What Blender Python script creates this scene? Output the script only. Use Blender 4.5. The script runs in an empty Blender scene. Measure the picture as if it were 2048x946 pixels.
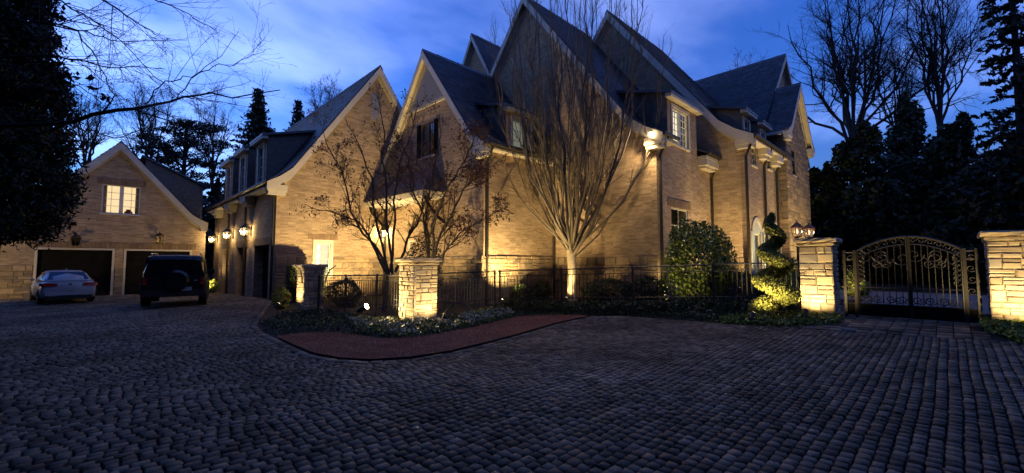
import bpy, bmesh, math, random
import numpy as np
from mathutils import Vector

# ------------------------------------------------------------------ camera, sky, exposure
S = bpy.context.scene
COL = S.collection
F = 854.0; CAMH = 1.65; AZ = math.radians(45.63); PITCH = math.atan(53 / 854.0)
cam = bpy.data.cameras.new('camera'); camo = bpy.data.objects.new('camera', cam); COL.objects.link(camo)
cam.sensor_width = 36; cam.lens = 36 * F / 2048; cam.clip_end = 2000; cam.clip_start = .05
camo.location = (0, 0, CAMH); camo.rotation_euler = (math.pi / 2 + PITCH, 0, AZ - math.pi / 2)
S.camera = camo
S.view_settings.view_transform = 'Standard'; S.view_settings.look = 'None'
S.view_settings.exposure = 0; S.view_settings.gamma = 1; S.view_settings.use_curve_mapping = False
S.cycles.use_denoising = True
S.cycles.max_bounces = 5; S.cycles.diffuse_bounces = 3; S.cycles.transparent_max_bounces = 16
S.cycles.sample_clamp_indirect = 4

SKY_STRENGTH = 1.1
def make_world():
    W = bpy.data.worlds.new('World'); S.world = W; W.use_nodes = True
    nt = W.node_tree; nt.nodes.clear(); N = nt.nodes.new; L = nt.links.new
    out = N('ShaderNodeOutputWorld'); bg = N('ShaderNodeBackground'); L(bg.outputs[0], out.inputs[0])
    sky = N('ShaderNodeTexSky'); sky.sky_type = 'NISHITA'; sky.sun_disc = False
    sky.sun_elevation = math.radians(0.5); sky.sun_rotation = math.radians(-28)
    sky.air_density = 1.25; sky.dust_density = .0; sky.ozone_density = 4.6
    tc = N('ShaderNodeTexCoord'); sep = N('ShaderNodeSeparateXYZ'); L(tc.outputs['Generated'], sep.inputs[0])
    mx = N('ShaderNodeMath'); mx.operation = 'MAXIMUM'; L(sep.outputs[2], mx.inputs[0]); mx.inputs[1].default_value = .03
    ad = N('ShaderNodeMath'); ad.operation = 'ADD'; L(mx.outputs[0], ad.inputs[0]); ad.inputs[1].default_value = .22
    dv = N('ShaderNodeVectorMath'); dv.operation = 'DIVIDE'; L(tc.outputs['Generated'], dv.inputs[0])
    cb = N('ShaderNodeCombineXYZ')
    for i in range(3): L(ad.outputs[0], cb.inputs[i])
    L(cb.outputs[0], dv.inputs[1])
    mp = N('ShaderNodeMapping'); mp.inputs['Rotation'].default_value = (0, 0, .5); mp.inputs['Scale'].default_value = (1.1, 1.5, 1)
    L(dv.outputs[0], mp.inputs[0])
    n1 = N('ShaderNodeTexNoise'); n1.inputs['Scale'].default_value = 1.25; n1.inputs['Detail'].default_value = 7
    n1.inputs['Roughness'].default_value = .5; n1.inputs['Distortion'].default_value = .25; L(mp.outputs[0], n1.inputs[0])
    cr = N('ShaderNodeValToRGB'); cr.color_ramp.elements[0].position = .38; cr.color_ramp.elements[1].position = .72
    cr.color_ramp.interpolation = 'EASE'
    L(n1.outputs[0], cr.inputs[0])
    # clouds scatter the same light, paler
    hsv = N('ShaderNodeHueSaturation'); hsv.inputs['Saturation'].default_value = .80; hsv.inputs['Value'].default_value = 1.7
    tint = N('ShaderNodeMix'); tint.data_type = 'RGBA'; tint.blend_type = 'MULTIPLY'; tint.inputs[0].default_value = 1
    L(sky.outputs[0], tint.inputs[6]); tint.inputs[7].default_value = SKY_TINT
    L(tint.outputs[2], hsv.inputs['Color'])
    m = N('ShaderNodeMix'); m.data_type = 'RGBA'; L(cr.outputs[0], m.inputs[0]); L(tint.outputs[2], m.inputs[6]); L(hsv.outputs[0], m.inputs[7])
    L(m.outputs[2], bg.inputs[0]); bg.inputs[1].default_value = SKY_STRENGTH
SKY_TINT = (.86, 1.0, 1.5, 1)
make_world()

# ------------------------------------------------------------------ pixel <-> place helpers
ca, sa = math.cos(AZ), math.sin(AZ)
FW = (ca, sa); RT = (sa, -ca)                       # forward and right on the ground
def ray(px, py):
    a = (px - 1024) / F; b = (473 - py) / F
    d = math.cos(PITCH) - b * math.sin(PITCH); z = math.sin(PITCH) + b * math.cos(PITCH)
    return (d * FW[0] + a * RT[0], d * FW[1] + a * RT[1], z)
def sstep(t): t = np.clip(t, 0, 1); return t * t * (3 - 2 * t)
def g(x, y):                                        # ground height: rises to the gate, falls to the garages
    l = x * RT[0] + y * RT[1]
    return .42 * sstep(l / 12.0) - .2 * sstep((-l - 9) / 10.0)
def pu(px, py, u): r = ray(px, py); k = u / r[0]; return Vector((u, r[1] * k, CAMH + r[2] * k))
def pv(px, py, v): r = ray(px, py); k = v / r[1]; return Vector((r[0] * k, v, CAMH + r[2] * k))
def pd(px, py, d): r = ray(px, py); k = d / (r[0] * FW[0] + r[1] * FW[1]); return Vector((r[0] * k, r[1] * k, CAMH + r[2] * k))
def pg(px, py):
    z = 0; r = ray(px, py)
    for i in range(60):
        k = (z - CAMH) / r[2]; x, y = r[0] * k, r[1] * k; z = .5 * z + .5 * float(g(x, y))
    return Vector((x, y, z))
def gd(px, d):                                      # point on the ground below a pixel column at depth d
    p = pd(px, 500, d); return Vector((p.x, p.y, float(g(p.x, p.y))))
rnd = random.Random(7)
nrg = np.random.default_rng(11)

# ------------------------------------------------------------------ materials
def new_mat(name):
    m = bpy.data.materials.new(name); m.use_nodes = True
    nt = m.node_tree; b = nt.nodes['Principled BSDF']
    return m, nt, b
def noise_mat(name, c1, c2, scale=3, rough=.8, bump=.0, detail=5, metallic=0, spec=.3, bscale=None, coords='Object', island=0.0, stain=0.0):
    m, nt, b = new_mat(name); N = nt.nodes.new; L = nt.links.new
    tc = N('ShaderNodeTexCoord'); n = N('ShaderNodeTexNoise'); n.inputs['Scale'].default_value = scale; n.inputs['Detail'].default_value = detail
    src = N('ShaderNodeNewGeometry').outputs['Position'] if coords == 'World' else tc.outputs[coords]
    L(src, n.inputs[0])
    r = N('ShaderNodeValToRGB'); r.color_ramp.elements[0].position = .3; r.color_ramp.elements[1].position = .7
    r.color_ramp.elements[0].color = (*c1, 1); r.color_ramp.elements[1].color = (*c2, 1); L(n.outputs[0], r.inputs[0])
    col = r.outputs[0]
    if island:
        ge = N('ShaderNodeNewGeometry'); oi = N('ShaderNodeObjectInfo')
        ad = N('ShaderNodeMath'); ad.operation = 'ADD'; L(ge.outputs['Random Per Island'], ad.inputs[0]); L(oi.outputs['Random'], ad.inputs[1])
        fr = N('ShaderNodeMath'); fr.operation = 'FRACT'; L(ad.outputs[0], fr.inputs[0])
        mr = N('ShaderNodeMapRange'); mr.inputs[3].default_value = 1 - island; mr.inputs[4].default_value = 1 + island; L(fr.outputs[0], mr.inputs[0])
        hs = N('ShaderNodeHueSaturation'); L(col, hs.inputs['Color']); L(mr.outputs[0], hs.inputs['Value']); col = hs.outputs[0]
    if stain:
        n3 = N('ShaderNodeTexNoise'); n3.inputs['Scale'].default_value = .42; n3.inputs['Detail'].default_value = 5; n3.inputs['Roughness'].default_value = .65; L(src, n3.inputs[0])
        mr3 = N('ShaderNodeMapRange'); mr3.inputs[1].default_value = .36; mr3.inputs[2].default_value = .64; mr3.inputs[3].default_value = 1 - stain; mr3.inputs[4].default_value = 1 + stain * .6; L(n3.outputs[0], mr3.inputs[0])
        hs3 = N('ShaderNodeHueSaturation'); L(col, hs3.inputs['Color']); L(mr3.outputs[0], hs3.inputs['Value']); col = hs3.outputs[0]
    L(col, b.inputs['Base Color'])
    b.inputs['Roughness'].default_value = rough; b.inputs['Metallic'].default_value = metallic; b.inputs['Specular IOR Level'].default_value = spec
    if bump:
        n2 = N('ShaderNodeTexNoise'); n2.inputs['Scale'].default_value = bscale or scale * 6; n2.inputs['Detail'].default_value = 6; L(src, n2.inputs[0])
        bp = N('ShaderNodeBump'); bp.inputs['Strength'].default_value = bump; bp.inputs['Distance'].default_value = .02; L(n2.outputs[0], bp.inputs['Height']); L(bp.outputs[0], b.inputs['Normal'])
    return m
def emit_mat(name, c, s):
    m, nt, b = new_mat(name); b.inputs['Base Color'].default_value = (*[min(.8, x) for x in c], 1)
    b.inputs['Emission Color'].default_value = (*c, 1); b.inputs['Emission Strength'].default_value = s; return m
def brick_mat(name, w, h, c1, c2, mortar, rot=False):
    m, nt, b = new_mat(name); N = nt.nodes.new; L = nt.links.new
    uv = N('ShaderNodeUVMap'); mp = N('ShaderNodeMapping'); L(uv.outputs[0], mp.inputs[0])
    if rot: mp.inputs['Rotation'].default_value = (0, 0, math.pi / 2)
    # hand-laid unevenness
    wn = N('ShaderNodeTexNoise'); wn.inputs['Scale'].default_value = 5; L(mp.outputs[0], wn.inputs[0])
    wm = N('ShaderNodeMix'); wm.data_type = 'RGBA'; wm.blend_type = 'LINEAR_LIGHT'; wm.inputs[0].default_value = .012; L(mp.outputs[0], wm.inputs[6]); L(wn.outputs['Color'], wm.inputs[7])
    bt = N('ShaderNodeTexBrick'); L(wm.outputs[2], bt.inputs[0]); bt.inputs['Scale'].default_value = 1
    bt.inputs['Brick Width'].default_value = w; bt.inputs['Row Height'].default_value = h; bt.inputs['Mortar Size'].default_value = .007
    bt.inputs['Mortar Smooth'].default_value = .3; bt.inputs['Bias'].default_value = -.1
    bt.inputs['Color1'].default_value = (*c1, 1); bt.inputs['Color2'].default_value = (*c2, 1); bt.inputs['Mortar'].default_value = (*mortar, 1)
    n = N('ShaderNodeTexNoise'); n.inputs['Scale'].default_value = 1.3; n.inputs['Detail'].default_value = 8; n.inputs['Roughness'].default_value = .65; L(uv.outputs[0], n.inputs[0])
    # per-course scatter of pink and dark bricks
    mp2 = N('ShaderNodeMapping'); mp2.inputs['Scale'].default_value = (.62 / w, 1 / h, 1); L(wm.outputs[2], mp2.inputs[0])
    wn2 = N('ShaderNodeTexWhiteNoise'); wn2.noise_dimensions = '2D'
    fl = N('ShaderNodeVectorMath'); fl.operation = 'FLOOR'; L(mp2.outputs[0], fl.inputs[0]); L(fl.outputs[0], wn2.inputs[0])
    mr0 = N('ShaderNodeMapRange'); mr0.inputs[3].default_value = .78; mr0.inputs[4].default_value = 1.16; L(wn2.outputs[0], mr0.inputs[0])
    mr = N('ShaderNodeMapRange'); mr.inputs[3].default_value = .55; mr.inputs[4].default_value = 1.45; L(n.outputs[0], mr.inputs[0])
    mu = N('ShaderNodeMath'); mu.operation = 'MULTIPLY'; L(mr.outputs[0], mu.inputs[0]); L(mr0.outputs[0], mu.inputs[1])
    hs = N('ShaderNodeHueSaturation'); L(bt.outputs[0], hs.inputs['Color']); L(mu.outputs[0], hs.inputs['Value'])
    L(hs.outputs[0], b.inputs['Base Color']); b.inputs['Roughness'].default_value = .9; b.inputs['Specular IOR Level'].default_value = .2
    n2 = N('ShaderNodeTexNoise'); n2.inputs['Scale'].default_value = 30; L(uv.outputs[0], n2.inputs[0])
    ad = N('ShaderNodeMath'); ad.operation = 'MULTIPLY_ADD'; L(n2.outputs[0], ad.inputs[0]); ad.inputs[1].default_value = .5
    iv = N('ShaderNodeMath'); iv.operation = 'SUBTRACT'; iv.inputs[0].default_value = 1; L(bt.outputs['Fac'], iv.inputs[1]); L(iv.outputs[0], ad.inputs[2])
    bp = N('ShaderNodeBump'); bp.inputs['Strength'].default_value = 1.0; bp.inputs['Distance'].default_value = .016; L(ad.outputs[0], bp.inputs['Height']); L(bp.outputs[0], b.inputs['Normal'])
    return m
def glass_mat(name, tint=(1, 1, 1)):
    m, nt, b = new_mat(name); nt.nodes.remove(b); N = nt.nodes.new; L = nt.links.new
    t = N('ShaderNodeBsdfTransparent'); t.inputs[0].default_value = (*tint, 1); gl = N('ShaderNodeBsdfGlossy'); gl.inputs['Roughness'].default_value = .03
    fr = N('ShaderNodeFresnel'); fr.inputs[0].default_value = 1.45; mx = N('ShaderNodeMixShader')
    L(fr.outputs[0], mx.inputs[0]); L(t.outputs[0], mx.inputs[1]); L(gl.outputs[0], mx.inputs[2]); L(mx.outputs[0], nt.nodes['Material Output'].inputs[0])
    return m
def leaf_mat(name, c1, c2, rough=.55, spec=.3, trans=.25):
    m = noise_mat(name, c1, c2, scale=1.2, rough=rough, spec=spec, island=.45)
    m.node_tree.nodes['Principled BSDF'].inputs['Transmission Weight'].default_value = 0
    return m
M = {}
M['brick'] = brick_mat('brick', .215, .073, (.37, .265, .17), (.27, .185, .12), (.40, .32, .22))
M['soldier'] = brick_mat('soldier_brick', .215, .073, (.22, .14, .085), (.16, .10, .065), (.28, .22, .15), rot=True)
M['stone'] = [noise_mat(f'stone_{i}', a, b, scale=4, rough=.9, bump=.55, bscale=14) for i, (a, b) in enumerate([
    ((.36, .29, .19), (.48, .40, .28)), ((.29, .24, .17), (.42, .34, .23)), ((.25, .22, .18), (.36, .31, .25)), ((.40, .31, .19), (.52, .42, .28)), ((.20, .16, .12), (.33, .26, .18))])]
M['dstone'] = [noise_mat(f'field_stone_{i}', a, b, scale=4, rough=.9, bump=.5, bscale=14) for i, (a, b) in enumerate([
    ((.20, .145, .09), (.30, .22, .14)), ((.16, .12, .08), (.25, .19, .12)), ((.13, .10, .075), (.2, .16, .11)), ((.24, .17, .10), (.34, .25, .15))])]
M['mortar'] = noise_mat('mortar', (.17, .14, .10), (.25, .2, .14), scale=8, rough=1, bump=.3)
M['trim'] = noise_mat('cream_paint', (.42, .37, .30), (.5, .45, .37), scale=2, rough=.6)
M['slate'] = noise_mat('slate', (.026, .031, .042), (.056, .064, .082), scale=2, rough=.45, bump=.3, island=.35, spec=.5)
M['cheek'] = noise_mat('dormer_slate_cheek', (.09, .078, .066), (.15, .13, .11), scale=6, rough=.8, bump=.5, bscale=20)
M['metal'] = noise_mat('bronze_gutter', (.018, .015, .012), (.035, .03, .025), scale=5, rough=.45, spec=.4)
M['iron'] = noise_mat('black_iron', (.012, .012, .012), (.03, .028, .026), scale=20, rough=.5, spec=.5)
M['gateiron'] = noise_mat('bronze_iron', (.016, .014, .011), (.03, .026, .02), scale=20, rough=.5, spec=.5)
M['door'] = noise_mat('dark_door', (.005, .0045, .004), (.009, .008, .007), scale=3, rough=.85, spec=.08)
M['paver'] = noise_mat('paving_stone', (.118, .09, .06), (.212, .163, .113), scale=3.0, rough=.9, bump=.5, bscale=40, island=.4, coords='World', spec=.15, stain=.45)
M['soil'] = noise_mat('soil', (.006, .005, .004), (.014, .012, .009), scale=6, rough=1, bump=.8, bscale=20)
M['lawn'] = noise_mat('dormant_lawn', (.26, .11, .055), (.4, .19, .1), scale=3, rough=1, bump=1, bscale=60)
M['grass'] = leaf_mat('dormant_grass_blades', (.34, .14, .07), (.5, .24, .13), rough=.9)
M['path'] = noise_mat('pale_gravel', (.16, .14, .12), (.24, .21, .18), scale=4, rough=1, bump=.6, bscale=60)
M['leaf'] = leaf_mat('camellia_leaf', (.06, .095, .014), (.15, .19, .035), rough=.4, spec=.5)
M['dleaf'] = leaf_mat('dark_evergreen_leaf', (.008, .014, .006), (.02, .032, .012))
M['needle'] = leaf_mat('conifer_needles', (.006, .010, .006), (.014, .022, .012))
M['topi'] = leaf_mat('topiary_leaf', (.13, .15, .03), (.26, .27, .07), rough=.6)
M['ivy'] = leaf_mat('ground_cover_leaf', (.018, .032, .010), (.055, .08, .025))
M['moss'] = leaf_mat('yellow_green_leaf', (.10, .14, .02), (.22, .26, .05))
M['petal'] = leaf_mat('white_petal', (.30, .285, .22), (.5, .48, .38), rough=.7)
M['brownleaf'] = leaf_mat('dry_maple_leaf', (.09, .035, .018), (.2, .085, .04), rough=.7)
M['bark'] = noise_mat('bark', (.06, .045, .033), (.12, .095, .07), scale=9, rough=.95, bump=.5)
M['palebark'] = noise_mat('pale_bark', (.24, .2, .14), (.36, .3, .21), scale=7, rough=.9, bump=.5)
M['greybark'] = noise_mat('grey_branch_bark', (.09, .072, .052), (.15, .12, .09), scale=7, rough=.9)
M['darkbark'] = noise_mat('dark_bark', (.012, .010, .010), (.03, .026, .024), scale=9, rough=.95)
M['mulch'] = noise_mat('pine_straw', (.06, .03, .015), (.12, .06, .03), scale=12, rough=1, bump=.8)
M['glass'] = glass_mat('clear_glass')
M['darkglass'] = noise_mat('dark_glass', (.004, .005, .007), (.008, .009, .012), scale=1, rough=.06, spec=.6)
M['warm'] = emit_mat('lit_room', (1.0, .74, .40), 1.0)
M['pale'] = emit_mat('lit_room_pale', (1.0, .88, .58), 1.0)
M['dimroom'] = emit_mat('dim_room', (.62, .66, .5), .22)
M['curtain'] = noise_mat('curtain', (.5, .42, .3), (.62, .52, .38), scale=3, rough=.9)
M['whitepaint'] = noise_mat('white_frame_paint', (.5, .46, .38), (.58, .54, .46), scale=3, rough=.5)
M['copper'] = noise_mat('copper', (.11, .05, .028), (.19, .09, .05), scale=10, rough=.5, metallic=.4)
M['lamp'] = emit_mat('lamp_glow', (1, .72, .36), 14)
M['gas'] = emit_mat('gas_flame', (1, .55, .32), 2.0)
M['lens'] = emit_mat('spot_lens', (1, .76, .40), 60)
M['flood'] = emit_mat('flood_lens', (1, .76, .40), 45)
M['dimlens'] = emit_mat('uplight_lens', (1, .76, .42), 5)
M['carwhite'] = noise_mat('silver_car_paint', (.30, .31, .33), (.33, .34, .36), scale=1, rough=.25, spec=.5)
M['carblack'] = noise_mat('black_car_paint', (.006, .006, .007), (.008, .008, .009), scale=1, rough=.25, spec=.5)
M['plastic'] = noise_mat('black_plastic', (.01, .01, .01), (.018, .018, .018), scale=30, rough=.6)
M['tyre'] = noise_mat('tyre_rubber', (.008, .008, .008), (.015, .015, .015), scale=20, rough=.9)
M['rim'] = noise_mat('wheel_rim', (.12, .12, .12), (.2, .2, .2), scale=5, rough=.35, metallic=.8)
M['red'] = noise_mat('red_lens', (.25, .012, .008), (.35, .02, .01), scale=5, rough=.15, spec=.6)
M['plate'] = noise_mat('licence_plate', (.28, .28, .27), (.36, .36, .34), scale=20, rough=.5)
M['chrome'] = noise_mat('chrome_trim', (.5, .5, .5), (.6, .6, .6), scale=2, rough=.15, metallic=1)
M['shutter'] = noise_mat('blue_grey_shutter', (.30, .34, .36), (.36, .40, .42), scale=3, rough=.6)
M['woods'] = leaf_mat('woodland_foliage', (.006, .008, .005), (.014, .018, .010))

# ------------------------------------------------------------------ mesh helpers
def props(o, label=None, cat=None, group=None, kind=None):
    if label: o['label'] = label
    if cat: o['category'] = cat
    if group: o['group'] = group
    if kind: o['kind'] = kind
    return o
def E(name, loc, label=None, cat=None, group=None, rotz=0, kind=None):
    o = bpy.data.objects.new(name, None); COL.objects.link(o); o.location = loc; o.rotation_euler = (0, 0, rotz); o.empty_display_size = .2
    return props(o, label, cat, group, kind)
def origin(o):
    p = Vector((0, 0, 0))
    while o is not None: p += o.location; o = o.parent
    return p
def link(name, me, mat, parent=None, loc=None):
    o = bpy.data.objects.new(name, me); COL.objects.link(o)
    if mat is not None and not me.materials: me.materials.append(mat)
    if parent is not None: o.parent = parent
    if loc is not None: o.location = loc
    return o
class MB:
    def __init__(s): s.v = []; s.f = []
    def add(s, vs, fs): n = len(s.v); s.v += [tuple(p) for p in vs]; s.f += [tuple(i + n for i in q) for q in fs]; return s
    def quad(s, a, b, c, d): return s.add([a, b, c, d], [(0, 1, 2, 3)])
    def box(s, x0, x1, y0, y1, z0, z1):
        return s.add([(x, y, z) for z in (z0, z1) for y in (y0, y1) for x in (x0, x1)], [(0, 2, 3, 1), (4, 5, 7, 6), (0, 1, 5, 4), (2, 6, 7, 3), (0, 4, 6, 2), (1, 3, 7, 5)])
    def bev(s, x0, x1, y0, y1, z0, z1, b=.01):       # box with chamfered vertical and top edges
        r0 = [(x0 + b, y0), (x1 - b, y0), (x1, y0 + b), (x1, y1 - b), (x1 - b, y1), (x0 + b, y1), (x0, y1 - b), (x0, y0 + b)]
        cx, cy = (x0 + x1) / 2, (y0 + y1) / 2
        r1 = [(cx + (x - cx) * (1 - 2 * b / (x1 - x0)), cy + (y - cy) * (1 - 2 * b / (y1 - y0))) for x, y in r0]
        vs = [(x, y, z0) for x, y in r0] + [(x, y, z1 - b) for x, y in r0] + [(x, y, z1) for x, y in r1]
        fs = [tuple(range(7, -1, -1)), tuple(range(16, 24))]
        for k in (0, 8):
            for i in range(8): j = (i + 1) % 8; fs.append((k + i, k + j, k + 8 + j, k + 8 + i))
        return s.add(vs, fs)
    def tube(s, pts, r, n=6, cap=True):
        pts = [Vector(p) for p in pts]; m = len(pts); rs = r if hasattr(r, '__len__') else [r] * m
        vs = []; up = Vector((.13, .31, .94)).normalized()
        for i, p in enumerate(pts):
            t = (pts[min(i + 1, m - 1)] - pts[max(i - 1, 0)])
            t = t.normalized() if t.length > 1e-9 else Vector((0, 0, 1))
            a = t.cross(up); a = a.normalized() if a.length > 1e-4 else t.cross(Vector((1, 0, 0))).normalized(); b = t.cross(a)
            for k in range(n):
                q = 2 * math.pi * k / n; vs.append(p + (a * math.cos(q) + b * math.sin(q)) * rs[i])
        fs = [(i * n + k, i * n + (k + 1) % n, (i + 1) * n + (k + 1) % n, (i + 1) * n + k) for i in range(m - 1) for k in range(n)]
        if cap: fs += [tuple(range(n - 1, -1, -1)), tuple(range((m - 1) * n, m * n))]
        return s.add(vs, fs)
    def lathe(s, c, prof, n=12):                     # prof: (r, z)
        vs = [(c[0] + r * math.cos(2 * math.pi * k / n), c[1] + r * math.sin(2 * math.pi * k / n), c[2] + z) for r, z in prof for k in range(n)]
        fs = [(i * n + k, i * n + (k + 1) % n, (i + 1) * n + (k + 1) % n, (i + 1) * n + k) for i in range(len(prof) - 1) for k in range(n)]
        fs += [tuple(range(n - 1, -1, -1)), tuple(range((len(prof) - 1) * n, len(prof) * n))]
        return s.add(vs, fs)
    def mesh(s, name, off=(0, 0, 0), uv=True, smooth=False):
        me = bpy.data.meshes.new(name)
        ox, oy, oz = off
        me.from_pydata([(x - ox, y - oy, z - oz) for x, y, z in s.v], [], s.f); me.update()
        if uv:
            l = me.uv_layers.new(name='UVMap').data
            for p in me.polygons:
                n = p.normal; ax = max(range(3), key=lambda i: abs(n[i]))
                for li in p.loop_indices:
                    x, y, z = s.v[me.loops[li].vertex_index]
                    l[li].uv = (y, z) if ax == 0 else (x, z) if ax == 1 else (x, y)
        if smooth:
            for p in me.polygons: p.use_smooth = True
        return me
    def build(s, name, mat, parent=None, uv=True, smooth=False, kind=None, at=None):
        if parent is not None: off = origin(parent); loc = None
        else:
            vs = np.array(s.v); off = at or ((vs[:, 0].min() + vs[:, 0].max()) / 2, (vs[:, 1].min() + vs[:, 1].max()) / 2, vs[:, 2].min()); loc = off
        o = link(name, s.mesh(name, off, uv, smooth), mat, parent, loc)
        if kind: o['kind'] = kind
        return o
def mesh_np(name, V, Q):                              # V (n,3), Q (m,k) all faces of k corners
    V = np.asarray(V, dtype=np.float32); Q = np.asarray(Q, dtype=np.int32); m, k = Q.shape
    me = bpy.data.meshes.new(name); me.vertices.add(len(V)); me.vertices.foreach_set('co', V.ravel())
    me.loops.add(m * k); me.loops.foreach_set('vertex_index', Q.ravel()); me.polygons.add(m)
    me.polygons.foreach_set('loop_start', np.arange(0, m * k, k, dtype=np.int32)); me.polygons.foreach_set('loop_total', np.full(m, k, dtype=np.int32))
    me.update(calc_edges=True); return me
def obj_np(name, V, Q, mat, parent=None, kind=None, loc=None):
    off = origin(parent) if parent is not None else Vector(loc or (0, 0, 0))
    V = np.asarray(V, dtype=np.float64) - np.array(off)
    o = link(name, mesh_np(name, V, Q), mat, parent, None if parent is not None else off)
    if kind: o['kind'] = kind
    return o
def leaves(P, size, up=0.0, aspect=.55, rng=nrg):     # rhombic leaves at points P -> V, Q
    n = len(P); d = rng.normal(size=(n, 3)); d[:, 2] += up; d /= np.linalg.norm(d, axis=1)[:, None]
    e = rng.normal(size=(n, 3)); e -= (e * d).sum(1)[:, None] * d; e /= np.linalg.norm(e, axis=1)[:, None]
    s = (size * rng.uniform(.6, 1.35, n))[:, None]
    V = np.stack([P - d * s * .5, P + e * s * aspect * .5, P + d * s * .5, P - e * s * aspect * .5], 1).reshape(-1, 3)
    return V, np.arange(4 * n).reshape(n, 4)
def blob_points(n, c, r, rng=nrg, lump=.25, k=14, shell=.55, seedv=None):   # points in a lumpy ellipsoid, mostly near the skin
    d = rng.normal(size=(n, 3)); d /= np.linalg.norm(d, axis=1)[:, None]
    cc = rng.normal(size=(k, 3)); cc /= np.linalg.norm(cc, axis=1)[:, None]; a = rng.uniform(-lump, lump, k)
    bump = 1 + (np.exp(-((d[:, None, :] - cc[None]) ** 2).sum(2) / .12) * a).sum(1)
    rr = (shell + (1 - shell) * rng.random(n)) ** .6
    return np.array(c) + d * (bump * rr)[:, None] * np.array(r)
def tubes_np(paths, n=4):                              # paths: list of (pts array, radii array)
    VS = []; QS = []; base = 0
    ang = 2 * np.pi * np.arange(n) / n; cs, sn = np.cos(ang), np.sin(ang)
    for P, R in paths:
        P = np.asarray(P, float); m = len(P); T = np.empty_like(P); T[1:-1] = P[2:] - P[:-2]; T[0] = P[1] - P[0]; T[-1] = P[-1] - P[-2]
        T /= np.linalg.norm(T, axis=1)[:, None] + 1e-12
        up = np.array([.31, .17, .2]) if abs(T[0, 2]) > .8 else np.array([.1, .05, 1.])
        A = np.cross(T, up); A /= np.linalg.norm(A, axis=1)[:, None] + 1e-12; B = np.cross(T, A)
        R = np.asarray(R, float)
        VS.append((P[:, None, :] + (A[:, None, :] * cs[None, :, None] + B[:, None, :] * sn[None, :, None]) * R[:, None, None]).reshape(-1, 3))
        i = np.arange(m - 1)[:, None] * n + np.arange(n)[None]; j = np.arange(m - 1)[:, None] * n + (np.arange(n)[None] + 1) % n
        QS.append(np.stack([i, j, j + n, i + n], 2).reshape(-1, 4) + base); base += m * n
    return np.concatenate(VS), np.concatenate(QS)

# ------------------------------------------------------------------ lamps
LAMP_GAIN = 2.6
def lamp_light(name, kind, loc, power, parent, target=None, angle=60, radius=.04, col=(1, .72, .31), blend=.6):
    l = bpy.data.lights.new(name, kind); l.energy = power * LAMP_GAIN; l.color = col; l.shadow_soft_size = radius
    o = bpy.data.objects.new(name, l); COL.objects.link(o)
    o.location = Vector(loc) - origin(parent); o.parent = parent
    if kind == 'SPOT':
        l.spot_size = math.radians(angle); l.spot_blend = blend
        o.rotation_euler = (Vector(target) - Vector(loc)).to_track_quat('-Z', 'Y').to_euler()
    return o
def uplight(loc, target, power, label, angle=75, lens='dimlens', col=(1, .72, .31), size=1.0, radius=.03, blend=.7, lit=True):
    loc = Vector(loc); t = E('spot_light', loc, label, 'spotlight', 'garden spotlights')
    dirv = (Vector(target) - loc - Vector((0, 0, .2))).normalized(); c = loc + Vector((0, 0, .19 * size))
    MB().tube([loc - Vector((0, 0, .12)), loc + Vector((0, 0, .15 * size))], .012, 6).build('stake', M['metal'], t, uv=False)
    MB().tube([c - dirv * .09 * size, c - dirv * .07 * size, c + dirv * .05 * size, c + dirv * .11 * size], [.02 * size, .04 * size, .045 * size, .055 * size], 12).build('housing', M['metal'], t, uv=False)
    MB().tube([c + dirv * .108 * size, c + dirv * .116 * size], .048 * size, 12).build('lens', M[lens], t, uv=False)
    lamp_light('spot_beam', 'SPOT', c + dirv * .16 * size, power, t, c + dirv * 5, angle, radius, col, blend)
    return t

# ------------------------------------------------------------------ ground and driveway
def ground_sheet():
    ls = np.unique(np.concatenate([[-300, -120, -60], np.arange(-30, 20, .5), [40, 90, 300]])); ds = np.array([-80., -20, 0, 20, 60, 300])
    V = []
    for d in ds:
        for l in ls:
            x, y = d * FW[0] + l * RT[0], d * FW[1] + l * RT[1]; V.append((x, y, float(g(x, y))))
    n = len(ls); i = np.arange(len(ds) - 1)[:, None] * n + np.arange(n - 1)[None]
    Q = np.stack([i, i + 1, i + 1 + n, i + n], 2).reshape(-1, 4)
    return obj_np('ground', V, Q, M['soil'], kind='structure')
ground_sheet()

BEDPX = [(546, 603), (528, 630), (514, 652), (528, 667), (552, 678), (585, 695), (625, 712), (680, 722), (740, 726), (820, 721), (900, 708), (970, 691), (1040, 672), (1110, 651),
         (1180, 634), (1240, 634), (1300, 638), (1390, 645), (1480, 652), (1560, 656), (1612, 655)]
BED = [(p.x, p.y) for p in (pg(*q) for q in BEDPX)]
GATE_U = 12.9
GARDEN = BED + [(GATE_U - .1, 2.1), (60, 2.1), (60, 60), (5.73, 60), (5.73, 20.92)]
RBED = [(p.x, p.y) for p in (pg(*q) for q in [(1962, 664), (2048, 694), (2130, 735), (2300, 850)])]
RIGHTBED = [(60, -.75), (GATE_U, -.75)] + RBED + [(2, -14), (60, -40)]
def inside(poly, x, y):
    r = np.zeros(np.shape(x), bool); n = len(poly)
    for i in range(n):
        x0, y0 = poly[i]; x1, y1 = poly[(i + 1) % n]
        if y0 == y1: continue
        c = ((y0 > y) != (y1 > y)) & (x < (x1 - x0) * (y - y0) / (y1 - y0) + x0); r ^= c
    return r
drive = E('driveway', (0, 0, 0), kind='structure'); drive['label'] = 'grey cobble driveway of small square setts'
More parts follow.
